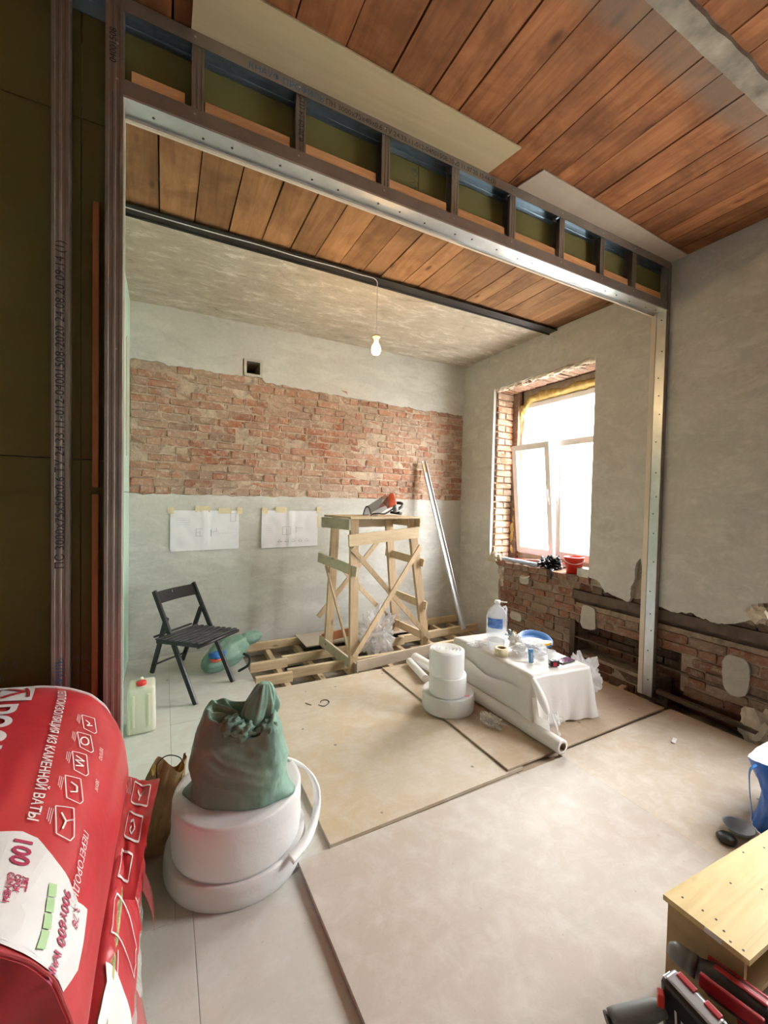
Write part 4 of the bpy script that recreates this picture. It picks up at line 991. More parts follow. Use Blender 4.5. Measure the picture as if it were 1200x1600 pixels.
for i in range(n): b.faces.new((rings[0][i], inn[i], inn[(i+1) % n], rings[0][(i+1) % n])); b.faces.new((inn[i], inb[i], inb[(i+1) % n], inn[(i+1) % n]))
b.faces.new(rings[-1]); part('wound_film', b, M_film, ff, True)
b = BM(); cyl(b, p0 - d*.003, p0 + d*.28, .026, n=22, caps=False); cyl(b, p0+d*.05, p0+d*.06, .026, n=22); part('cardboard_core', b, M_card, ff, True)

# ================================================================ TABLE UNDER FILM
TX = [V((2.285, 2.095, 0)), V((2.83, 2.055, 0)), V((2.865, 2.965, 0)), V((2.305, 3.01, 0))]; TZ = .39
tb = thing('low_table', 'low box table hidden under white polythene film near the window', 'table', (2.57, 2.53, .013))
q = [(v.x + (2.57-v.x)*.03, v.y + (2.53-v.y)*.03) for v in TX]
b = BM(); prism(b, q, XY, TZ-.022, TZ-.004); part('tabletop', b, M_box_side, tb)
for i in range(4):
    a, c = V((*q[i], 0)), V((*q[(i+1) % 4], 0)); b = BM(); beam(b, a + V((0, 0, .19)), c + V((0, 0, .19)), .016, .353, V((0, 0, 1))); part('side_panel', b, M_box_side, tb)
def lerp2(a, c, t): return a + (c-a)*t
def cover():
    bm = BM(); per = []
    NS = 40
    for s in range(4):
        a, c = TX[s], TX[(s+1) % 4]; nn = V(((c-a).y, -(c-a).x, 0)).normalized()
        for i in range(NS): per.append((a.lerp(c, i/NS), nn, s, i/NS))
    ctr = V((2.57, 2.53, 0)); rings = []
    for k in range(5):              # top
        f = k/5
        rings.append([bm.verts.new(V((ctr.x + (p.x-ctr.x)*(.02+.98*f), ctr.y + (p.y-ctr.y)*(.02+.98*f), TZ + .004 + .003*nz((p.x*f*6, p.y*f*6, 0), 1, 2)))) for p, nn, s, t in per])
    hems = [0.012, .012, .10, .02]
    for k in range(16):
        f = k/15; ring = []
        for p, nn, s, t in per:
            nb = per[(per.index((p, nn, s, t)) - 1) % len(per)] if False else None
            ct = min(t, 1-t); cornerish = math.exp(-(ct/.07)**2)
            drop = (TZ - .022)*f*(1 - .10*(s == 0) * (1-t) ** 2)
            out = .004 + .016*f + .022*f*math.sin(t*PI*5 + s*2 + f*1.5)*(.5+.5*nz((t*4, s, f*2), 1, 1)) + .05*f*cornerish + .02*abs(nz((t*6, s*3, f*1.5), 1, 7))*f
            n2 = nn
            if t < .001: n2 = (nn + per[(s*NS-1) % len(per)][1]).normalized()
            z = TZ + .004 - drop
            ring.append(bm.verts.new(V((p.x, p.y, max(z, .016))) + n2*out))
        rings.append(ring)
    n = len(per)
    for a, c in zip(rings, rings[1:]):
        for i in range(n): bm.faces.new((a[i], c[i], c[(i+1) % n], a[(i+1) % n]))
    bm.faces.new(rings[0]); bmesh.ops.recalc_face_normals(bm, faces=bm.faces[:]); return bm
cv = thing('film_cover', 'white polythene film draped over the low table, knotted at its front corner', 'plastic film', (2.57, 2.53, .016))
part('draped_film', cover(), M_film, cv, True)
b = BM()
cpt = [(2.28, 2.085, .385), (2.30, 2.02, .27), (2.33, 1.99, .17)]
tube(b, spline(cpt, 8), .02, 10, rf=lambda t: .012+.018*math.sin(t*PI)); part('gathered_corner', b, M_film, cv, True)
def fan(c, n_, seed, s, mat, par, nm):
    bm = BM(); c = V(c)
    grid(bm, lambda u, v: c + V(((u-.5)*s[0]*(.25+v) + .02*nz((u*6, v*3, seed)), -.01 - s[1]*v*(.6+.4*math.sin(u*PI*3+seed)), -s[2]*v + .02*nz((u*5, v*5, seed+2)))), 22, 12)
    part(nm, bm, mat, par, True)
fan((2.33, 1.98, .19), 3, 1, (.14, .05, .15), M_clear, cv, 'knot_tail'); fan((2.40, 1.99, .17), 3, 4, (.11, .04, .07), M_clear, cv, 'knot_tail')
# film from the roll to the table
b = BM(); grid(b, lambda u, v: V((2.255 - .01*v + .02*v*math.sin(u*9), 1.90 + 1.05*u + .02*v, .105 + .17*v*(1 if u > .1 else .4) - .01*math.sin(u*14)*v)), 40, 10)
part('trailing_film', b, M_film, cv, True)
def crumple(c, s, seed, sub=4, amp=.75, base=None):
    bm = blob(c, s, seed, sub, amp, 6.0)
    if base is not None:
        for v in bm.verts:
            if v.co.z < base: v.co.z = base
    return bm
o = solo('hanging_film_bag', crumple((2.965, 2.20, .24), (.05, .13, .14), 21, base=.016), M_clear2 if False else M_clear, 'white translucent bag bunched against the right end of the table', 'plastic bag', (2.915, 2.20, .013), smooth=False)
o = solo('film_scrap', crumple((2.085, 2.28, .045), (.045, .08, .04), 25, base=.014), M_clear, 'crumpled clear film scrap on the sheet before the film roll', 'plastic film', (2.14, 2.28, .013))
o = solo('film_bundle', crumple((2.06, 4.10, .15), (.18, .14, .21), 27, 5), M_clear, 'crumpled clear plastic bundle standing inside the trestle legs', 'plastic film', (2.06, 4.10, -.02))
o = solo('film_bundle', crumple((2.20, 4.60, .07), (.14, .07, .05), 28, 4, base=.025), M_clear, 'low clear plastic scrap on the plywood offcut at the wall', 'plastic film', (2.33, 4.60, .023))
b = BM(); cyl(b, (2.04, 3.06, .05), (2.12, 3.47, .05), .033, n=20); 
rl = solo('small_film_roll', b, M_film, 'short white roll end sticking out behind the tall foam roll', 'film roll', (2.08, 3.3, .013), smooth=False)

Z = TZ + .008
wb = thing('water_bottle', 'large clear water bottle with blue label on the far end of the table', 'bottle', (2.60, 2.80, Z))
b = BM(); lathe(b, [(.075, 0), (.088, .012), (.090, .05), (.084, .06), (.090, .07), (.090, .11), (.084, .12), (.090, .13), (.090, .20), (.082, .24), (.055, .285), (.026, .305), (.021, .315), (.021, .33)], (2.60, 2.80, Z), 36, jit=.02); part('bottle_body', b, M_clear2, wb, True)
b = BM(); lathe(b, [(.0825, .003), (.0825, .11)], (2.60, 2.80, Z), 30); part('water', b, m_film('water', (.75, .82, .88), .2, .05, .25), wb, True)
b = BM(); lathe(b, [(.026, .326), (.026, .346), (.0, .348)], (2.60, 2.80, Z), 20); cyl(b, V((2.62, 2.79, Z+.337)), V((2.665, 2.75, Z+.335)), .005, n=8); part('cap', b, M_white, wb, True)
b = BM()
bmesh.ops.create_cone(b, cap_ends=False, segments=36, radius1=.0915, radius2=.0915, depth=.085, matrix=Matrix.Translation((2.60, 2.80, Z+.165)))
keep = [f for f in b.faces if f.calc_center_median().x > 2.60 - .02 or f.calc_center_median().y > 2.80+.02]
bmesh.ops.delete(b, geom=keep, context='FACES'); part('bottle_label', b, m_plain('blue_label', (.10, .22, .62), .4, var=.5, scale=30), wb, True)
b = BM(); tube(b, spline([(2.655, 2.79, Z+.28), (2.675, 2.78, Z+.29), (2.69, 2.78, Z+.26), (2.69, 2.785, Z+.21)], 5), .009, 8); part('bottle_handle', b, M_clear2, wb, True)

jr = thing('plastic_tub', 'clear round plastic tub in front of the water bottle', 'tub', (2.44, 2.63, Z))
b = BM(); lathe(b, [(.062, 0), (.072, .07), (.076, .075), (.072, .075), (.068, .07), (.058, .004), (0, .004)], (2.44, 2.63, Z), 30, jit=.03); part('tub_wall', b, M_clear, jr, True)
solo('film_crumple', crumple((2.345, 2.77, Z+.012), (.07, .06, .012), 41, 4, base=Z+.001), M_clear, 'small flat crumple of film left of the clear tub', 'plastic film', (2.36, 2.72, Z))
def ringthing(name, lab, cat, c, ro, ri, h, mat, matc, grp=None):
    t = thing(name, lab, cat, c); n = 40
    b = BM(); prof = [(ri, 0), (ro, 0), (ro, h), (ri, h)]; cc = V(c)
    rr = [[b.verts.new(cc + V((math.cos(2*PI*i/n)*r, math.sin(2*PI*i/n)*r, z))) for i in range(n)] for r, z in prof]
    for a, d_ in zip(rr, rr[1:] + rr[:1]):
        for i in range(n): b.faces.new((a[i], a[(i+1) % n], d_[(i+1) % n], d_[i]))
    bmesh.ops.recalc_face_normals(b, faces=b.faces[:]); part('wound_tape', b, mat, t, True)
    b = BM(); cyl(b, cc+V((0, 0, .001)), cc+V((0, 0, h-.001)), ri-.001, n=36, caps=False); part('tape_core', b, matc, t); return t
ringthing('tape_roll', 'cream masking tape roll near the long edge of the table', 'tape', (2.375, 2.50, Z), .053, .033, .058, M_tape, M_card)
resp = thing('crumpled_bag', 'crumpled white plastic bag in the middle of the table', 'plastic bag', (2.56, 2.47, Z))
part('bag_film', crumple((2.60, 2.42, Z+.05), (.105, .105, .055), 33, 5, .7, Z+.001), M_clear, resp)
part('bag_film', crumple((2.555, 2.52, Z+.075), (.05, .05, .055), 36, 4, .7, Z+.001), M_film, resp)
b = BM(); cyl(b, (2.55, 2.58, Z+.10), (2.54, 2.59, Z+.155), .016, n=12); part('spout', b, M_grey, resp, True)
b = BM(); box(b, (2.565, 2.565, Z+.125), (.012, .03, .05), Euler((.2, .5, .1)).to_matrix()); part('yellow_scrap', b, M_tape, resp)
b = BM(); box(b, (2.50, 2.56, Z+.125), (.05, .035, .008), Euler((.2, .3, .5)).to_matrix()); part('mosaic_scrap', b, M_pipe, resp)
kn = thing('utility_knife', 'blue plastic cutter standing upright on the table before the white bag', 'knife', (2.47, 2.28, Z))
b = BM(); beam(b, (2.47, 2.28, Z), (2.465, 2.285, Z+.105), .035, .016, V((-.4, -.9, 0)), .005); part('handle', b, m_plain('faded_blue', (.07, .25, .48), .5), kn)
b = BM(); beam(b, (2.468, 2.271, Z+.01), (2.464, 2.275, Z+.08), .012, .004, V((-.4, -.9, 0)), .001); part('slider', b, M_pipe, kn)
pt = thing('blue_plate', 'round blue plate with yellow and white contents behind the crumpled bag', 'plate', (2.80, 2.54, Z))
tl = Euler((.22, -.12, 0)).to_matrix()
b = BM(); lathe(b, [(0, 0), (.115, 0), (.135, .022), (.140, .030), (.136, .031), (.112, .006), (0, .006)], (2.79, 2.54, Z+.035), 44, tl); part('lid_rim', b, M_bluepl, pt, True)
b = BM(); prism(b, [(2.74 + .10*math.cos(a), 2.52 + .085*math.sin(a)) for a in [i*2*PI/24 for i in range(24)]], XY, Z+.05, Z+.056); part('white_filler', b, M_white, pt)
b = BM(); prism(b, [(2.80 + .062*math.cos(a), 2.44 + .035*math.sin(a)) for a in [i*2*PI/24 for i in range(24)]], XY, Z+.045, Z+.064); part('yellow_filler', b, M_yellow, pt, False)
b = BM(); cyl(b, (2.79, 2.54, Z), (2.79, 2.54, Z+.04), .07, .10, n=24); part('lid_stand', b, M_white, pt)
gl2 = thing('clear_cup', 'small clear plastic cup between the white bag and the tape measure', 'cup', (2.64, 2.27, Z))
b = BM(); lathe(b, [(.024, 0), (.033, .075), (.031, .075), (.022, .003), (0, .003)], (2.65, 2.25, Z), 24); part('cup_wall', b, M_clear, gl2, True)
tm = thing('tape_measure', 'black and red tape measure at the front end of the table', 'tape measure', (2.575, 2.16, Z))
b = BM(); box(b, (2.575, 2.16, Z+.024), (.072, .040, .046), Euler((0, 0, -.3)).to_matrix(), .010); part('case', b, M_blackp, tm)
b = BM(); box(b, (2.562, 2.139, Z+.022), (.030, .003, .026), Euler((0, 0, -.3)).to_matrix()); part('red_patch', b, M_redm, tm)
b = BM(); cyl(b, (2.585, 2.165, Z+.045), (2.585, 2.165, Z+.052), .018, n=16); part('top_button', b, M_label, tm)
b = BM(); box(b, (2.545, 2.175, Z+.03), (.012, .02, .014), None, .002); part('end_hook', b, M_silver, tm)
ph = thing('mobile_phone', 'dark mobile phone with dim screen lying by the tape measure', 'phone', (2.745, 2.20, Z))
Rp = Euler((0, 0, .08)).to_matrix()
b = BM(); box(b, (2.735, 2.195, Z+.005), (.155, .078, .009), Rp, .003); part('case', b, M_blackp, ph)
b = BM(); box(b, (2.735, 2.195, Z+.0102), (.145, .070, .0012), Rp); part('screen', b, m_plain('dim_purple_screen', (.12, .05, .10), .1, var=.6, scale=40, bumpv=0), ph)

# ================================================================ WINDOW LEDGE
ZS = .878
bk_ = thing('red_bucket', 'red plastic bucket on the brick window ledge', 'bucket', (3.83, 3.0, ZS))
b = BM(); lathe(b, [(.072, 0), (.092, .150), (.098, .152), (.098, .172), (.092, .174), (.088, .150), (.068, .006), (0, .006)], (3.83, 3.0, ZS), 40); part('bucket_wall', b, M_redpl, bk_, True)
b = BM(); tube(b, spline([(3.83 + .097*math.cos(a), 3.0 + .097*math.sin(a), ZS + .15 - .045*math.sin((a-PI*.72)/PI*PI)) for a in [PI*.72 + i*PI/12 for i in range(13)]], 3), .003, 6); part('bucket_handle', b, M_white, bk_, True)
solo('black_bin_bag', crumple((3.83, 3.30, ZS+.055), (.08, .11, .07), 51, 5, .8, ZS), m_plain('glossy_black_film', (.015, .015, .017), .22, var=.1), 'bunched glossy black plastic bag left of the red bucket', 'plastic bag', (3.84, 3.31, ZS))
solo('bag_tail', lying((3.74, 3.21, ZS+.01), (3.70, 3.19, ZS-.09), .03, .016, 2.2), M_blackp, 'thin black plastic flap hanging over the ledge below the black bag', 'plastic bag', (3.72, 3.2, ZS-.09), smooth=True)
bx_ = thing('small_carton', 'small dusty grey carton right of the red bucket on the ledge', 'box', (3.80, 2.83, ZS))
b = BM(); bx(b, 3.745, 3.86, 2.765, 2.895, ZS-.012, ZS+.075, .003); part('carton_body', b, M_plaster, bx_)
b = BM(); bx(b, 3.75, 3.855, 2.77, 2.89, ZS+.075, ZS+.079); part('carton_flap', b, M_blackp, bx_)
pp = thing('grey_pipe', 'pale blue-grey plastic pipe lying along the left of the window ledge', 'pipe', (3.79, 3.75, ZS))
b = BM(); cyl(b, (3.79, 4.08, ZS+.026), (3.775, 3.42, ZS+.026), .024, n=20, caps=False); cyl(b, (3.79, 4.07, ZS+.026), (3.775, 3.43, ZS+.026), .020, n=20); part('pipe_wall', b, M_pipe, pp, True)
b = BM(); cyl(b, (3.79, 4.09, ZS+.026), (3.789, 4.05, ZS+.026), .029, n=20); part('socket_end', b, M_pipe, pp, True)
b = BM(); beam(b, (4.02, 4.02, ZS+.015), (3.93, 3.15, ZS+.07), .028, .010, bev=.002); solo('red_lath', b, M_redpl, 'thin red strip crossing the ledge behind the black bag', 'strip', (3.97, 3.6, ZS))
b = BM(); beam(b, (3.86, 3.95, ZS+.02), (3.97, 3.30, ZS+.085), .026, .010, bev=.002); solo('pink_lath', b, m_plain('faded_red', (.62, .20, .16)), 'paler reddish strip leaning across the grey pipe on the ledge', 'strip', (3.92, 3.6, ZS))
b = BM(); beam(b, (4.06, 3.35, ZS+.03), (4.055, 2.80, ZS+.03), .05, .04, bev=.003); solo('white_sill_strip', b, M_pvc, 'white plastic sill strip under the right window sash', 'sill', (4.06, 3.1, ZS))

# ================================================================ RED INSULATION PACKS
pk = thing('insulation_pack', 'big red printed insulation pack lying on top in the lower left corner', 'insulation pack', (-.45, 1.4, .50))
CS = [(-.92, .80), (-.80, .895), (-.62, .925), (-.45, .920), (-.33, .895), (-.24, .855), (-.175, .800), (-.135, .735), (-.115, .66), (-.11, .58), (-.125, .515)]
CSp = spline([V((a, 0, c)) for a, c in CS], 6); CL = [0]
for a, c in zip(CSp, CSp[1:]): CL.append(CL[-1] + (c-a).length)
CT = CL[-1]
def csec(s):
    s = min(max(s, 0), CT)
    for i in range(len(CL)-1):
        if CL[i+1] >= s: t = (s-CL[i])/max(CL[i+1]-CL[i], 1e-6); return CSp[i].lerp(CSp[i+1], t)
    return CSp[-1]
Y0, Y1 = .915, 1.985
def packS(s, y, off=0.0):
    p = csec(s); v = (y-Y0)/(Y1-Y0)
    e = 1.0
    if v < .06: e = .965 + .035*math.sin(v/.06*PI/2)
    if v > .80: e = 1 - .17*((v-.80)/.20)**2
    cx, cz = -.50, .62
    w = .007*nz((s*5, y*3, 0), 1, 2) + .004*nz((s*18, y*5, 0), 1, 5)
    x = cx + (p.x-cx)*e*(1-.05*(1-v)); z = cz + (p.z - cz)*(1 - (1-e)*.8) - .03*(1-v)
    n = V((p.x+.5, 0, p.z-.62)); n.normalize()
    return V((x, y, z)) + n*(w + off)
b = BM(); ns, nv = 90, 60
g_ = [[b.verts.new(packS(CT*i/ns, Y0+(Y1-Y0)*j/nv)) for j in range(nv+1)] for i in range(ns+1)]
for i in range(ns):
    for j in range(nv): b.faces.new((g_[i][j], g_[i+1][j], g_[i+1][j+1], g_[i][j+1]))
b.faces.new([g_[i][nv] for i in range(ns+1)]); bmesh.ops.recalc_face_normals(b, faces=b.faces[:])
part('printed_wrap', b, M_red, pk, True)
# near end: folded end flaps, darker because they face away from the windows
b = BM(); cen = V((-.5, Y0+.03, .62))
grid(b, lambda u, v: packS(CT*u, Y0).lerp(V((-.5, Y0+.02, .55)), v) + V((0, -.02*math.sin(v*PI) + .014*math.sin(u*40)*v*(1-v)*3, 0)), 80, 10)
part('folded_end', b, M_red, pk, True)
b = BM(); bx(b, -.86, -.15, Y0+.04, Y1-.10, .50, .54); part('wrap_base', b, M_red, pk)
b = BM(); tube(b, [packS(CT*(.10+.80*u/40), Y1-.035, .003) for u in range(41)], .005, 6); part('white_seam', b, M_label, pk)
b = BM(); tube(b, [packS(CT*(.25+.62*u/40), Y0+.004, .003) for u in range(41)], .003, 6); part('end_seam', b, M_redlt, pk)
def pmap(s0, y0): return lambda a, c: packS(s0 + c, y0 - a, .004)
def ptxt(s, size, s0, y0, mat=M_label, cuts=2, nm='printed_text', **k): return part(nm, text_bm(s, size, pmap(s0, y0), cuts=cuts, **k), mat, pk)
def ppoly(pts, mat, off=.0025, nm='printed_panel', n=7):
    """flat print: polygon in (s,y) laid on the wrap"""
    bm = BM(); vs = [bm.verts.new((a, c, 0)) for a, c in pts]
    for (i, j, k_) in tessellate_polygon([[V((a, c, 0)) for a, c in pts]]):
        try: bm.faces.new((vs[i], vs[j], vs[k_]))
        except ValueError: pass
    for _ in range(3): 
        L = [e for e in bm.edges if e.calc_length() > .03]
        if L: bmesh.ops.subdivide_edges(bm, edges=L, cuts=1); bmesh.ops.triangulate(bm, faces=bm.faces[:])
    for v in bm.verts: v.co = packS(v.co.x, v.co.y, off)
    return part(nm, bm, mat, pk)
def pmap(s0, y0, sl=.10): return lambda a, c: packS(s0 + c + sl*a, y0 - a, .0045)
def ptxt(s, size, s0, y0, mat=M_label, cuts=2, nm='printed_text', sl=.10, **k): o = part(nm, text_bm(s, size, pmap(s0, y0, sl), cuts=cuts, **k), mat, pk); o['kind'] = 'stuff'; return o
def pline(pts, w, mat=M_label, closed=True, off=.0042, nm='printed_icon', fn=None, par=None):
    fn = fn or (lambda a, c: packS(a, c, off)); par = par or pk
    bm = BM(); P2 = pts + ([pts[0]] if closed else [])
    for (a, c), (e, f) in zip(P2, P2[1:]):
        L = math.hypot(e-a, f-c) or 1e-6; nx, ny = -(f-c)/L*w/2, (e-a)/L*w/2; n = max(1, int(L/.02)); pr_ = None
        for i in range(n+1):
            t = i/n; u, v = a+(e-a)*t, c+(f-c)*t; cur = (bm.verts.new(fn(u+nx, v+ny)), bm.verts.new(fn(u-nx, v-ny)))
            if pr_: bm.faces.new((pr_[0], pr_[1], cur[1], cur[0]))
            pr_ = cur
    o = part(nm, bm, mat, par); o['kind'] = 'stuff' if nm == 'printed_icon' else o.get('kind', 'stuff'); return o
# emblem, name and slogan
ppoly([(.455, 1.985-.03), (.553, 1.955), (.569, 1.776), (.470, 1.776)], M_label, .0035, 'white_emblem_box')
for (a, c, w) in (((.47, 1.925), (.535, 1.862), .020), ((.535, 1.862), (.483, 1.80), .020), ((.528, 1.925), (.545, 1.862), .008), ((.545, 1.862), (.555, 1.80), .008)): pline([a, c], w, M_red, False, .0055, 'emblem_stroke')
ptxt('РОСК', .118, .452, 1.755, bold=.004)
ptxt('ТЕПЛОИЗОЛЯЦИЯ ИЗ КАМЕННОЙ ВАТЫ', .0335, .628, 1.885, sl=.105, bold=.0006)
# icon boxes down the right side, each with a small sign
for i, (s0, y0, h) in enumerate(((.757, 1.69, .052), (.763, 1.585, .055), (.768, 1.475, .058), (.772, 1.36, .06), (.776, 1.24, .062))):
    q = [(s0-.030, y0+h*.62), (s0+.012, y0+h*.78), (s0+.034, y0-h*.55), (s0+.028, y0-h*.80), (s0-.008, y0-h*.72)]
    pline(q, .0028)
    sg = [[(s0-.012, y0+.012), (s0+.004, y0+.002), (s0-.002, y0-.016), (s0+.014, y0-.004)],
          [(s0+.013*math.cos(a), y0+.022*math.sin(a)) for a in (0, .8, 1.6, 2.4, 3.2, 4, 4.8, 5.6)],
          [(s0-.016, y0+.022), (s0+.012, y0+.012), (s0-.014, y0+.002), (s0+.014, y0-.010), (s0-.008, y0-.022)],
          [(s0-.010, y0+.02), (s0+.008, y0+.012), (s0+.012, y0-.010), (s0-.004, y0-.018)],
          [(s0-.012, y0+.022), (s0+.004, y0), (s0+.020, y0+.012), (s0+.004, y0), (s0+.002, y0-.026)]][i]
    pline(sg, .0045, closed=(i == 1))
    for j in range(3): pline([(s0-.042+.005*j, y0+.028), (s0-.038+.005*j, y0-.010-.006*j)], .0014, closed=False)
# white label with service life and sizes
ppoly([(.640, 1.172), (.700, 1.182), (.735, 1.172), (.762, 1.145), (.868, 1.073), (.905, 1.083), (.918, 1.02), (.922, .97), (.905, .925), (.80, .925), (.74, .930), (.66, .940), (.60, .950), (.60, 1.165)], M_label, .003, 'white_label')
for t_, z_, s_, y_ in (('100', .052, .690, 1.165), ('ЛЕТ*', .0150, .731, 1.062), ('СРОК', .0150, .717, 1.064), ('СЛУЖБЫ', .0150, .703, 1.066)): ptxt(t_, z_, s_, y_, M_redprint, bold=.0016 if t_ == '100' else .0006, sl=.12)
ptxt('900х600 мм', .031, .822, 1.074, M_redprint, sl=.16, bold=.0006); ptxt('3,78', .026, .860, 1.062, M_redprint, sl=.14)
for i in range(4): ppoly([(.786+.004*i, 1.066-.033*i), (.803+.004*i, 1.070-.033*i), (.808+.004*i, 1.042-.033*i), (.790+.004*i, 1.036-.033*i)], M_greenprint, .005, 'green_bar')
ptxt('ПЕРЕГОРОДКИ', .026, .830, 1.245, M_label, sl=.10); ptxt('ТЕПЛО', .018, .815, 1.60, M_label, sl=.1); ptxt('ЗВУК', .018, .830, 1.45, M_label, sl=.1)
# faint line icon on the near end
b = BM()
for (a, c) in (((-.33, .70), (-.25, .68)), ((-.25, .68), (-.24, .60)), ((-.24, .60), (-.32, .60)), ((-.32, .60), (-.33, .70)), ((-.30, .66), (-.28, .69)), ((-.28, .69), (-.26, .66))): beam(b, (a[0], Y0-.012, a[1]), (c[0], Y0-.012, c[1]), .003, .002, V((0, 1, 0)))
part('end_icon', b, M_redlt, pk)['kind'] = 'stuff'

# ---- second pack, torn open, underneath
p2 = thing('insulation_pack', 'torn red insulation pack under the big one, stone wool showing at its ragged edge', 'insulation pack', (-.45, 1.4, -.02))
for i in range(5):
    z0 = -.018 + i*.088; b = BM(); bx(b, -.80, -.110 + .012*math.sin(i*2.1), .96, 1.80, z0, z0+.085, .012)
    for v in b.verts: v.co += V((nz(v.co, 9, i), nz(v.co, 9, i+2), 0))*.008
    part('wool_slab', b, M_wool, p2)
def wrap2(u, v):
    # u: over the top and down the right side, v: from far to near
    y = 1.93 - 1.02*v; e = .05*nz((v*14, 0, 3)) + .035*nz((v*40, 1, 3)) + .12*v
    s = u*(1.0 - (.0 if u < .9 else 0)) ; x0 = -.42 + .36*s; up = .03*(1-v)*(s**3)
    x = -.42 + .345*math.sin(min(s*1.25, 1.25)*1.25) ; x = -.42 + .33*min(1, s*1.25)
    z = .432 + up
    if s > .70: t = (s-.70)/.30; x = -.42 + .33*.875 + .055*math.sin(t*PI/2) + .03*(1-v)*t; z = .436 + up*.6 - (.20+e)*t**1.7 + .06*(1-v)**2*t
    x += .008*nz((y*9, s*5, 0), 1, 4) + .010*nz((y*22, s*9, 0), 1, 7)*s; z += .006*nz((y*12, s*7, 2))
    if z > .50: z = .50
    return V((x, y, min(z, .495)))
b = BM(); grid(b, wrap2, 44, 90); part('torn_wrap', b, M_red, p2, True)
def flap(u, v): return V((-.135 + .125*u - .018*v*u + .006*math.sin(u*7+v*3), 1.95 - .05*u - .50*v - .02*u*v, .475 - .02*u - .05*v*v - .012*math.sin(u*PI)*1 + .006*nz((u*6, v*9, 2))))
b = BM(); grid(b, lambda u, v: flap(u*(1-.42*v), v), 20, 40); part('open_flap', b, M_red, p2, True)
fl = lambda a, c: flap(a, c) + V((0, 0, .003))
for (u0, u1, v0, v1) in ((.28, .80, .06, .30), (.24, .66, .38, .62), (.2, .5, .70, .9)):
    pline([(u0, v0), (u1, v0+.02), (u1-.06, v1), (u0-.03, v1-.02)], .018, M_label, True, fn=fl, par=p2)
pline([(.45, .14), (.55, .19), (.66, .13), (.55, .19), (.53, .25)], .035, M_label, False, fn=fl, par=p2)
pline([(.36, .46), (.45, .44), (.50, .50), (.43, .56), (.36, .52), (.41, .49)], .022, M_label, False, fn=fl, par=p2)
for k_ in range(3): pline([(.06+.05*k_, .03), (.10+.05*k_, .22)], .010, M_label, False, fn=fl, par=p2)
w2 = lambda s_, v_: wrap2(s_, v_) + V((.004, 0, .002))
for (u0, u1, v0, v1) in ((.74, .95, .34, .44), (.74, .95, .50, .62)): pline([(u0, v0), (u1, v0+.02), (u1-.03, v1), (u0, v1)], .004, M_label, True, fn=w2, par=p2)
pline([(.78, .66), (.84, .74), (.80, .80)], .004, M_label, False, fn=w2, par=p2)
b = BM(); grid(b, lambda u, v: wrap2(.72+.26*u, .70+.24*v) + V((.004, 0, .003)), 10, 10); part('white_patch', b, M_label, p2, True)
b = BM(); grid(b, lambda u, v: V((-.098 + .060*math.sin(v*PI*.8)*(.6+.5*nz((u*4, v*3, 1), 1, 3)) + .010*nz((u*16, v*9, 1)), 1.74 - .84*u, .30 - .31*v)), 60, 16)
part('clear_skirt', b, M_clear, p2, False)
for (ua, ub, za, zb) in ((.05, .16, .10, .26), (.42, .60, .06, .16)):
    b = BM(); grid(b, lambda u, v: V((-.092 + .060*math.sin((.15+.5*v)*PI*.8)*(.6+.5*nz(((ua+(ub-ua)*u)*4, .3, 1), 1, 3)) + .016, 1.74 - .84*(ua+(ub-ua)*u), zb - (zb-za)*v)), 10, 8); part('red_fragment', b, M_redlt, p2, True)

# ================================================================ STOOL, TOOLS, BLUE BAG
st = thing('wooden_stool', 'yellowish plywood box stool in the lower right corner', 'stool', (1.80, .65, -.002))
ZT = .30
b = BM(); prism(b, [(1.494, .781), (2.22, .755), (2.20, .535), (1.502, .548)], XY, ZT-.018, ZT); 
b2 = part('top_board', b, M_box_top, st)
b = BM(); bx(b, 1.508, 1.526, .562, .772, .0, ZT-.018); part('side_panel', b, M_box_side, st)
b = BM(); bx(b, 2.17, 2.188, .562, .752, .0, ZT-.018); part('side_panel', b, M_box_side, st)
b = BM(); bx(b, 1.526, 2.17, .735, .752, .0, ZT-.018); part('back_panel', b, M_box_side, st)
b = BM(); bx(b, 1.526, 2.17, .57, .735, .10, .115); part('shelf_board', b, M_box_side, st)
for (x, y) in ((1.54, .745), (1.55, .69), (1.535, .625), (1.555, .655), (1.515, .60), (1.52, .57), (1.95, .745), (2.05, .72), (1.75, .70), (1.82, .64)):
    b = BM(); cyl(b, (x, y, ZT), (x, y, ZT+.0008), .0035, n=8); part('nail_head', b, M_screw, st)
b = BM(); beam(b, (1.497, .66, ZT-.008), (1.50, .615, ZT-.010), .004, .014); part('chipped_edge', b, M_label, st)

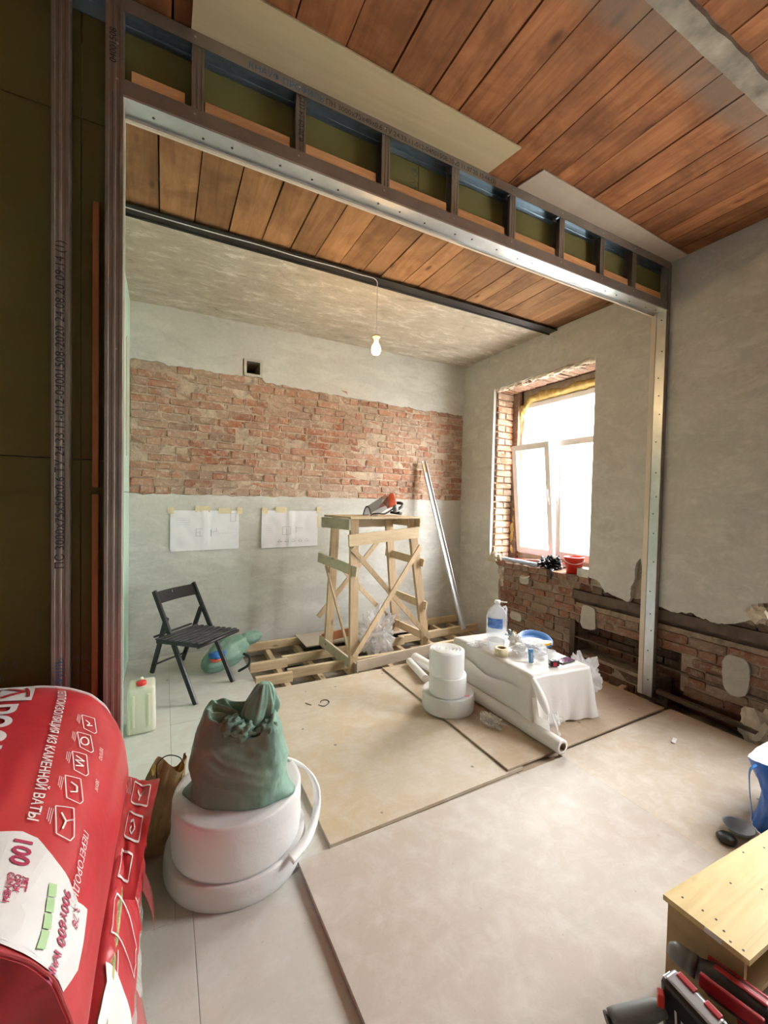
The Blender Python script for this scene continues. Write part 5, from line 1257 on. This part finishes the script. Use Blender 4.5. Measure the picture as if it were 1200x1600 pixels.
def RZ(a): return Euler((0, 0, a)).to_matrix()
def tool(base, ang, lab, flip=1, tilt=(0, 0)):
    t = thing('cordless_tool', lab, 'power tool', base)
    M = Matrix.Translation(V(base)) @ Euler((tilt[0], tilt[1], ang)).to_matrix().to_4x4() @ Matrix.Scale(1.22, 4)
    def P(name, bm, mat, sm=False, label=None): bmesh.ops.transform(bm, matrix=M, verts=bm.verts[:]); return part(name, bm, mat, t, sm, label)
    b = BM(); lathe(b, [(.0, -.10), (.026, -.098), (.034, -.08), (.036, -.02), (.037, .03), (.030, .045), (.024, .06)], (0, 0, 0), 28, Euler((0, PI/2, 0)).to_matrix()); bmesh.ops.translate(b, vec=V((0, 0, .165)), verts=b.verts[:]); P('motor_housing', b, M_blackp, True)
    b = BM()
    for s in (-1, 1): box(b, (-.01, s*.031, .172), (.12, .012, .034), None, .005)
    P('red_shell', b, M_redm)['kind'] = 'stuff'
    b = BM(); box(b, (-.02, 0, .197), (.10, .016, .012), None, .004); P('top_rib', b, M_redm)
    b = BM(); lathe(b, [(.024, .0), (.026, .012), (.022, .018), (.024, .022), (.022, .05), (.012, .062), (.0, .063)], (0, 0, 0), 26, Euler((0, PI/2, 0)).to_matrix()); bmesh.ops.translate(b, vec=V((.062, 0, .165)), verts=b.verts[:]); P('chuck', b, M_grey, True)
    b = BM(); beam(b, (-.045, 0, .15), (-.065, 0, .045), .030, .042, V((1, 0, 0)), .010); P('grip', b, M_blackp)
    b = BM(); beam(b, (-.022, 0, .128), (-.028, 0, .100), .014, .014, V((1, 0, 0)), .004); P('trigger', b, M_redm)
    b = BM(); box(b, (-.058, 0, .050), (.105, .060, .018), None, .006); P('battery_foot', b, M_grey)
    b = BM(); box(b, (-.058, 0, .022), (.120, .074, .040), None, .008); bt = P('battery', b, M_blackp)
    for k_ in range(3): b = BM(); box(b, (-.058+.0+.02*k_-.02, -.0375, .025-.004*k_), (.012, .001, .020)); P('battery_print', b, M_label)
    b = BM(); box(b, (-.058, -.030, .042), (.10, .006, .004), None, .001); P('light_strip', b, M_silver)
    return t
tool((1.455, .575, .004), 1.75, 'black and red cordless drill standing against the side of the stool', tilt=(.0, .0))
bp = thing('battery_pack', 'tall black battery pack with silver rim and white print, left of the drill', 'battery', (1.33, .60, 0))
Rb = Euler((0, -.12, -.12)).to_matrix()
def bq(nm, c, s_, mat, bev=.0, lab=None):
    b = BM(); box(b, V((1.335, .60, .115)) + Rb @ V(c), s_, Rb, bev); part(nm, b, mat, bp, label=lab)
bq('pack_shell', (0, 0, 0), (.065, .15, .22), M_blackp, .012); bq('silver_rim', (0, 0, .112), (.040, .13, .010), M_silver, .004); bq('silver_rim', (-.0, .076, .0), (.030, .006, .20), M_silver, .002)
bq('red_insert', (.018, .03, .116), (.018, .05, .010), M_redm, .003); bq('red_insert', (.018, -.04, .116), (.018, .04, .010), M_redm, .003)
for k_ in range(4): bq('pack_print', (-.0332, .03-.018*k_, .03-.012*k_), (.001, .006, .05), M_label)
gr = thing('angle_grinder', 'grey-barrelled cordless grinder lying left of the black battery pack', 'power tool', (1.24, .72, 0))
b = BM(); lathe(b, [(0, 0), (.024, .003), (.026, .02), (.026, .13), (.022, .15), (.022, .17), (0, .175)], (1.175, .745, .085), 24, Euler((0, 1.35, -.45)).to_matrix()); part('barrel', b, M_grey, gr, True)
b = BM(); cyl(b, (1.172, .747, .085), (1.166, .750, .0835), .020, n=20); part('barrel_end', b, M_blackp, gr)
b = BM(); box(b, (1.23, .70, .045), (.09, .06, .085), RZ(-.5), .014); part('battery', b, M_blackp, gr)
b = BM(); box(b, (1.287, .668, .175), (.024, .018, .036), RZ(.6), .003); part('red_tab', b, M_redpl, gr)
b = BM(); tube(b, spline([(1.13, .66, .018), (1.16, .66, .06), (1.21, .63, .07), (1.25, .60, .03)], 6), .014, 10); part('side_handle', b, M_blackp, gr, True)
cc_ = thing('disc_case', 'blue and silver striped round case in front of the drill', 'case', (1.42, .44, 0))
b = BM(); lathe(b, [(0, 0), (.05, .001), (.052, .13), (.046, .14), (0, .141)], (1.42, .42, .0), 36)
k = N('striped_case'); w_ = k.n('ShaderNodeTexWave'); w_.inputs['Scale'].default_value = 30; k.l(k.P((1, 1, .3)), w_.inputs['Vector']); k.col(k.ramp(w_.outputs['Fac'], [(.3, (.10, .22, .50)), (.6, (.62, .68, .78))])); part('case_shell', b, k.set(Roughness=.3, Metallic=.5), cc_, True)

bg_ = thing('blue_bag', 'blue shopping bag with white rim and thin handle at the right edge, behind the stool', 'bag', (2.95, .88, -.0))
def bagf(u, v):
    t = 2*PI*u; sq_ = lambda c: math.copysign(abs(c)**.55, c)
    r = 1 + .06*nz((math.cos(t)*2, math.sin(t)*2, v*3), 1, 5) + .04*nz((math.cos(t)*6, math.sin(t)*6, v*6), 1, 8)
    return V((2.91 + (.30 - .04*math.sin(v*PI))*sq_(math.cos(t))*r, .87 + (.15 - .03*math.sin(v*PI*1.2))*sq_(math.sin(t))*r, .004 + .33*v + .02*v*math.sin(t*2+1)))
b = BM(); grid(b, bagf, 60, 20, True); part('bag_wall', b, m_plain('blue_woven_plastic', (.01, .13, .55), .35, var=.25, scale=6, bumpv=.3), bg_, True)
b = BM(); grid(b, lambda u, v: bagf(u, 1.0) + V((0, 0, .002 - .012*math.sin(v*3))) + (V((2.91, .87, .33)) - bagf(u, 1.0))*(.55*v) + V((0, 0, -.02*v)), 60, 6, True); part('white_lining', b, M_film, bg_, True)
b = BM(); strip(b, spline([(2.60, .955, .335), (2.555, .965, .315), (2.56, .965, .22), (2.60, .97, .12), (2.63, .975, .05)], 6), (.022, .012, 0), .003); part('bag_handle', b, M_bluepl, bg_)
b = BM(); bx(b, 2.65, 3.17, .76, .98, .001, .006); part('bag_bottom', b, M_bluepl, bg_)
ds = thing('small_dish', 'small dark grey dish on the floor behind the stool corner', 'dish', (2.48, 1.0, .0015))
b = BM(); lathe(b, [(0, 0), (.04, .002), (.060, .028), (.065, .036), (.060, .034), (.038, .008), (0, .006)], (2.52, .985, .003), 36); part('dish_wall', b, M_pipe, ds, True)
b = BM(); lathe(b, [(0, 0), (.035, 0), (.042, .018), (.030, .03), (0, .03)], (2.405, .985, .002), 24); solo('dark_cap', b, M_screw, 'small dark cap next to the grey dish', 'cap', (2.42, .985, .002), smooth=True)
b = BM(); beam(b, (3.06, 1.575, .006), (3.13, 1.60, .006), .024, .007, bev=.001); solo('white_chip', b, M_white, 'small white chip lying on the floor near the right wall', 'scrap', (3.1, 1.585, .002))
b = BM(); tube(b, spline([(1.075, 3.10, .0), (1.11, 3.06, .001), (1.165, 3.10, .001), (1.16, 3.15, .001), (1.12, 3.155, .001), (1.105, 3.13, .001)], 6), .003, 6); solo('wire_curl', b, M_screw, 'dark curl of wire on the warm board in front of the joists', 'wire', (1.12, 3.1, -.002), smooth=True)
b = BM(); tube(b, spline([(.995, 3.17, .0), (1.01, 3.14, .001), (1.025, 3.12, .001)], 5), .0025, 6); solo('bent_nail', b, M_screw, 'short bent nail left of the wire curl', 'nail', (1.01, 3.14, -.002), smooth=True)
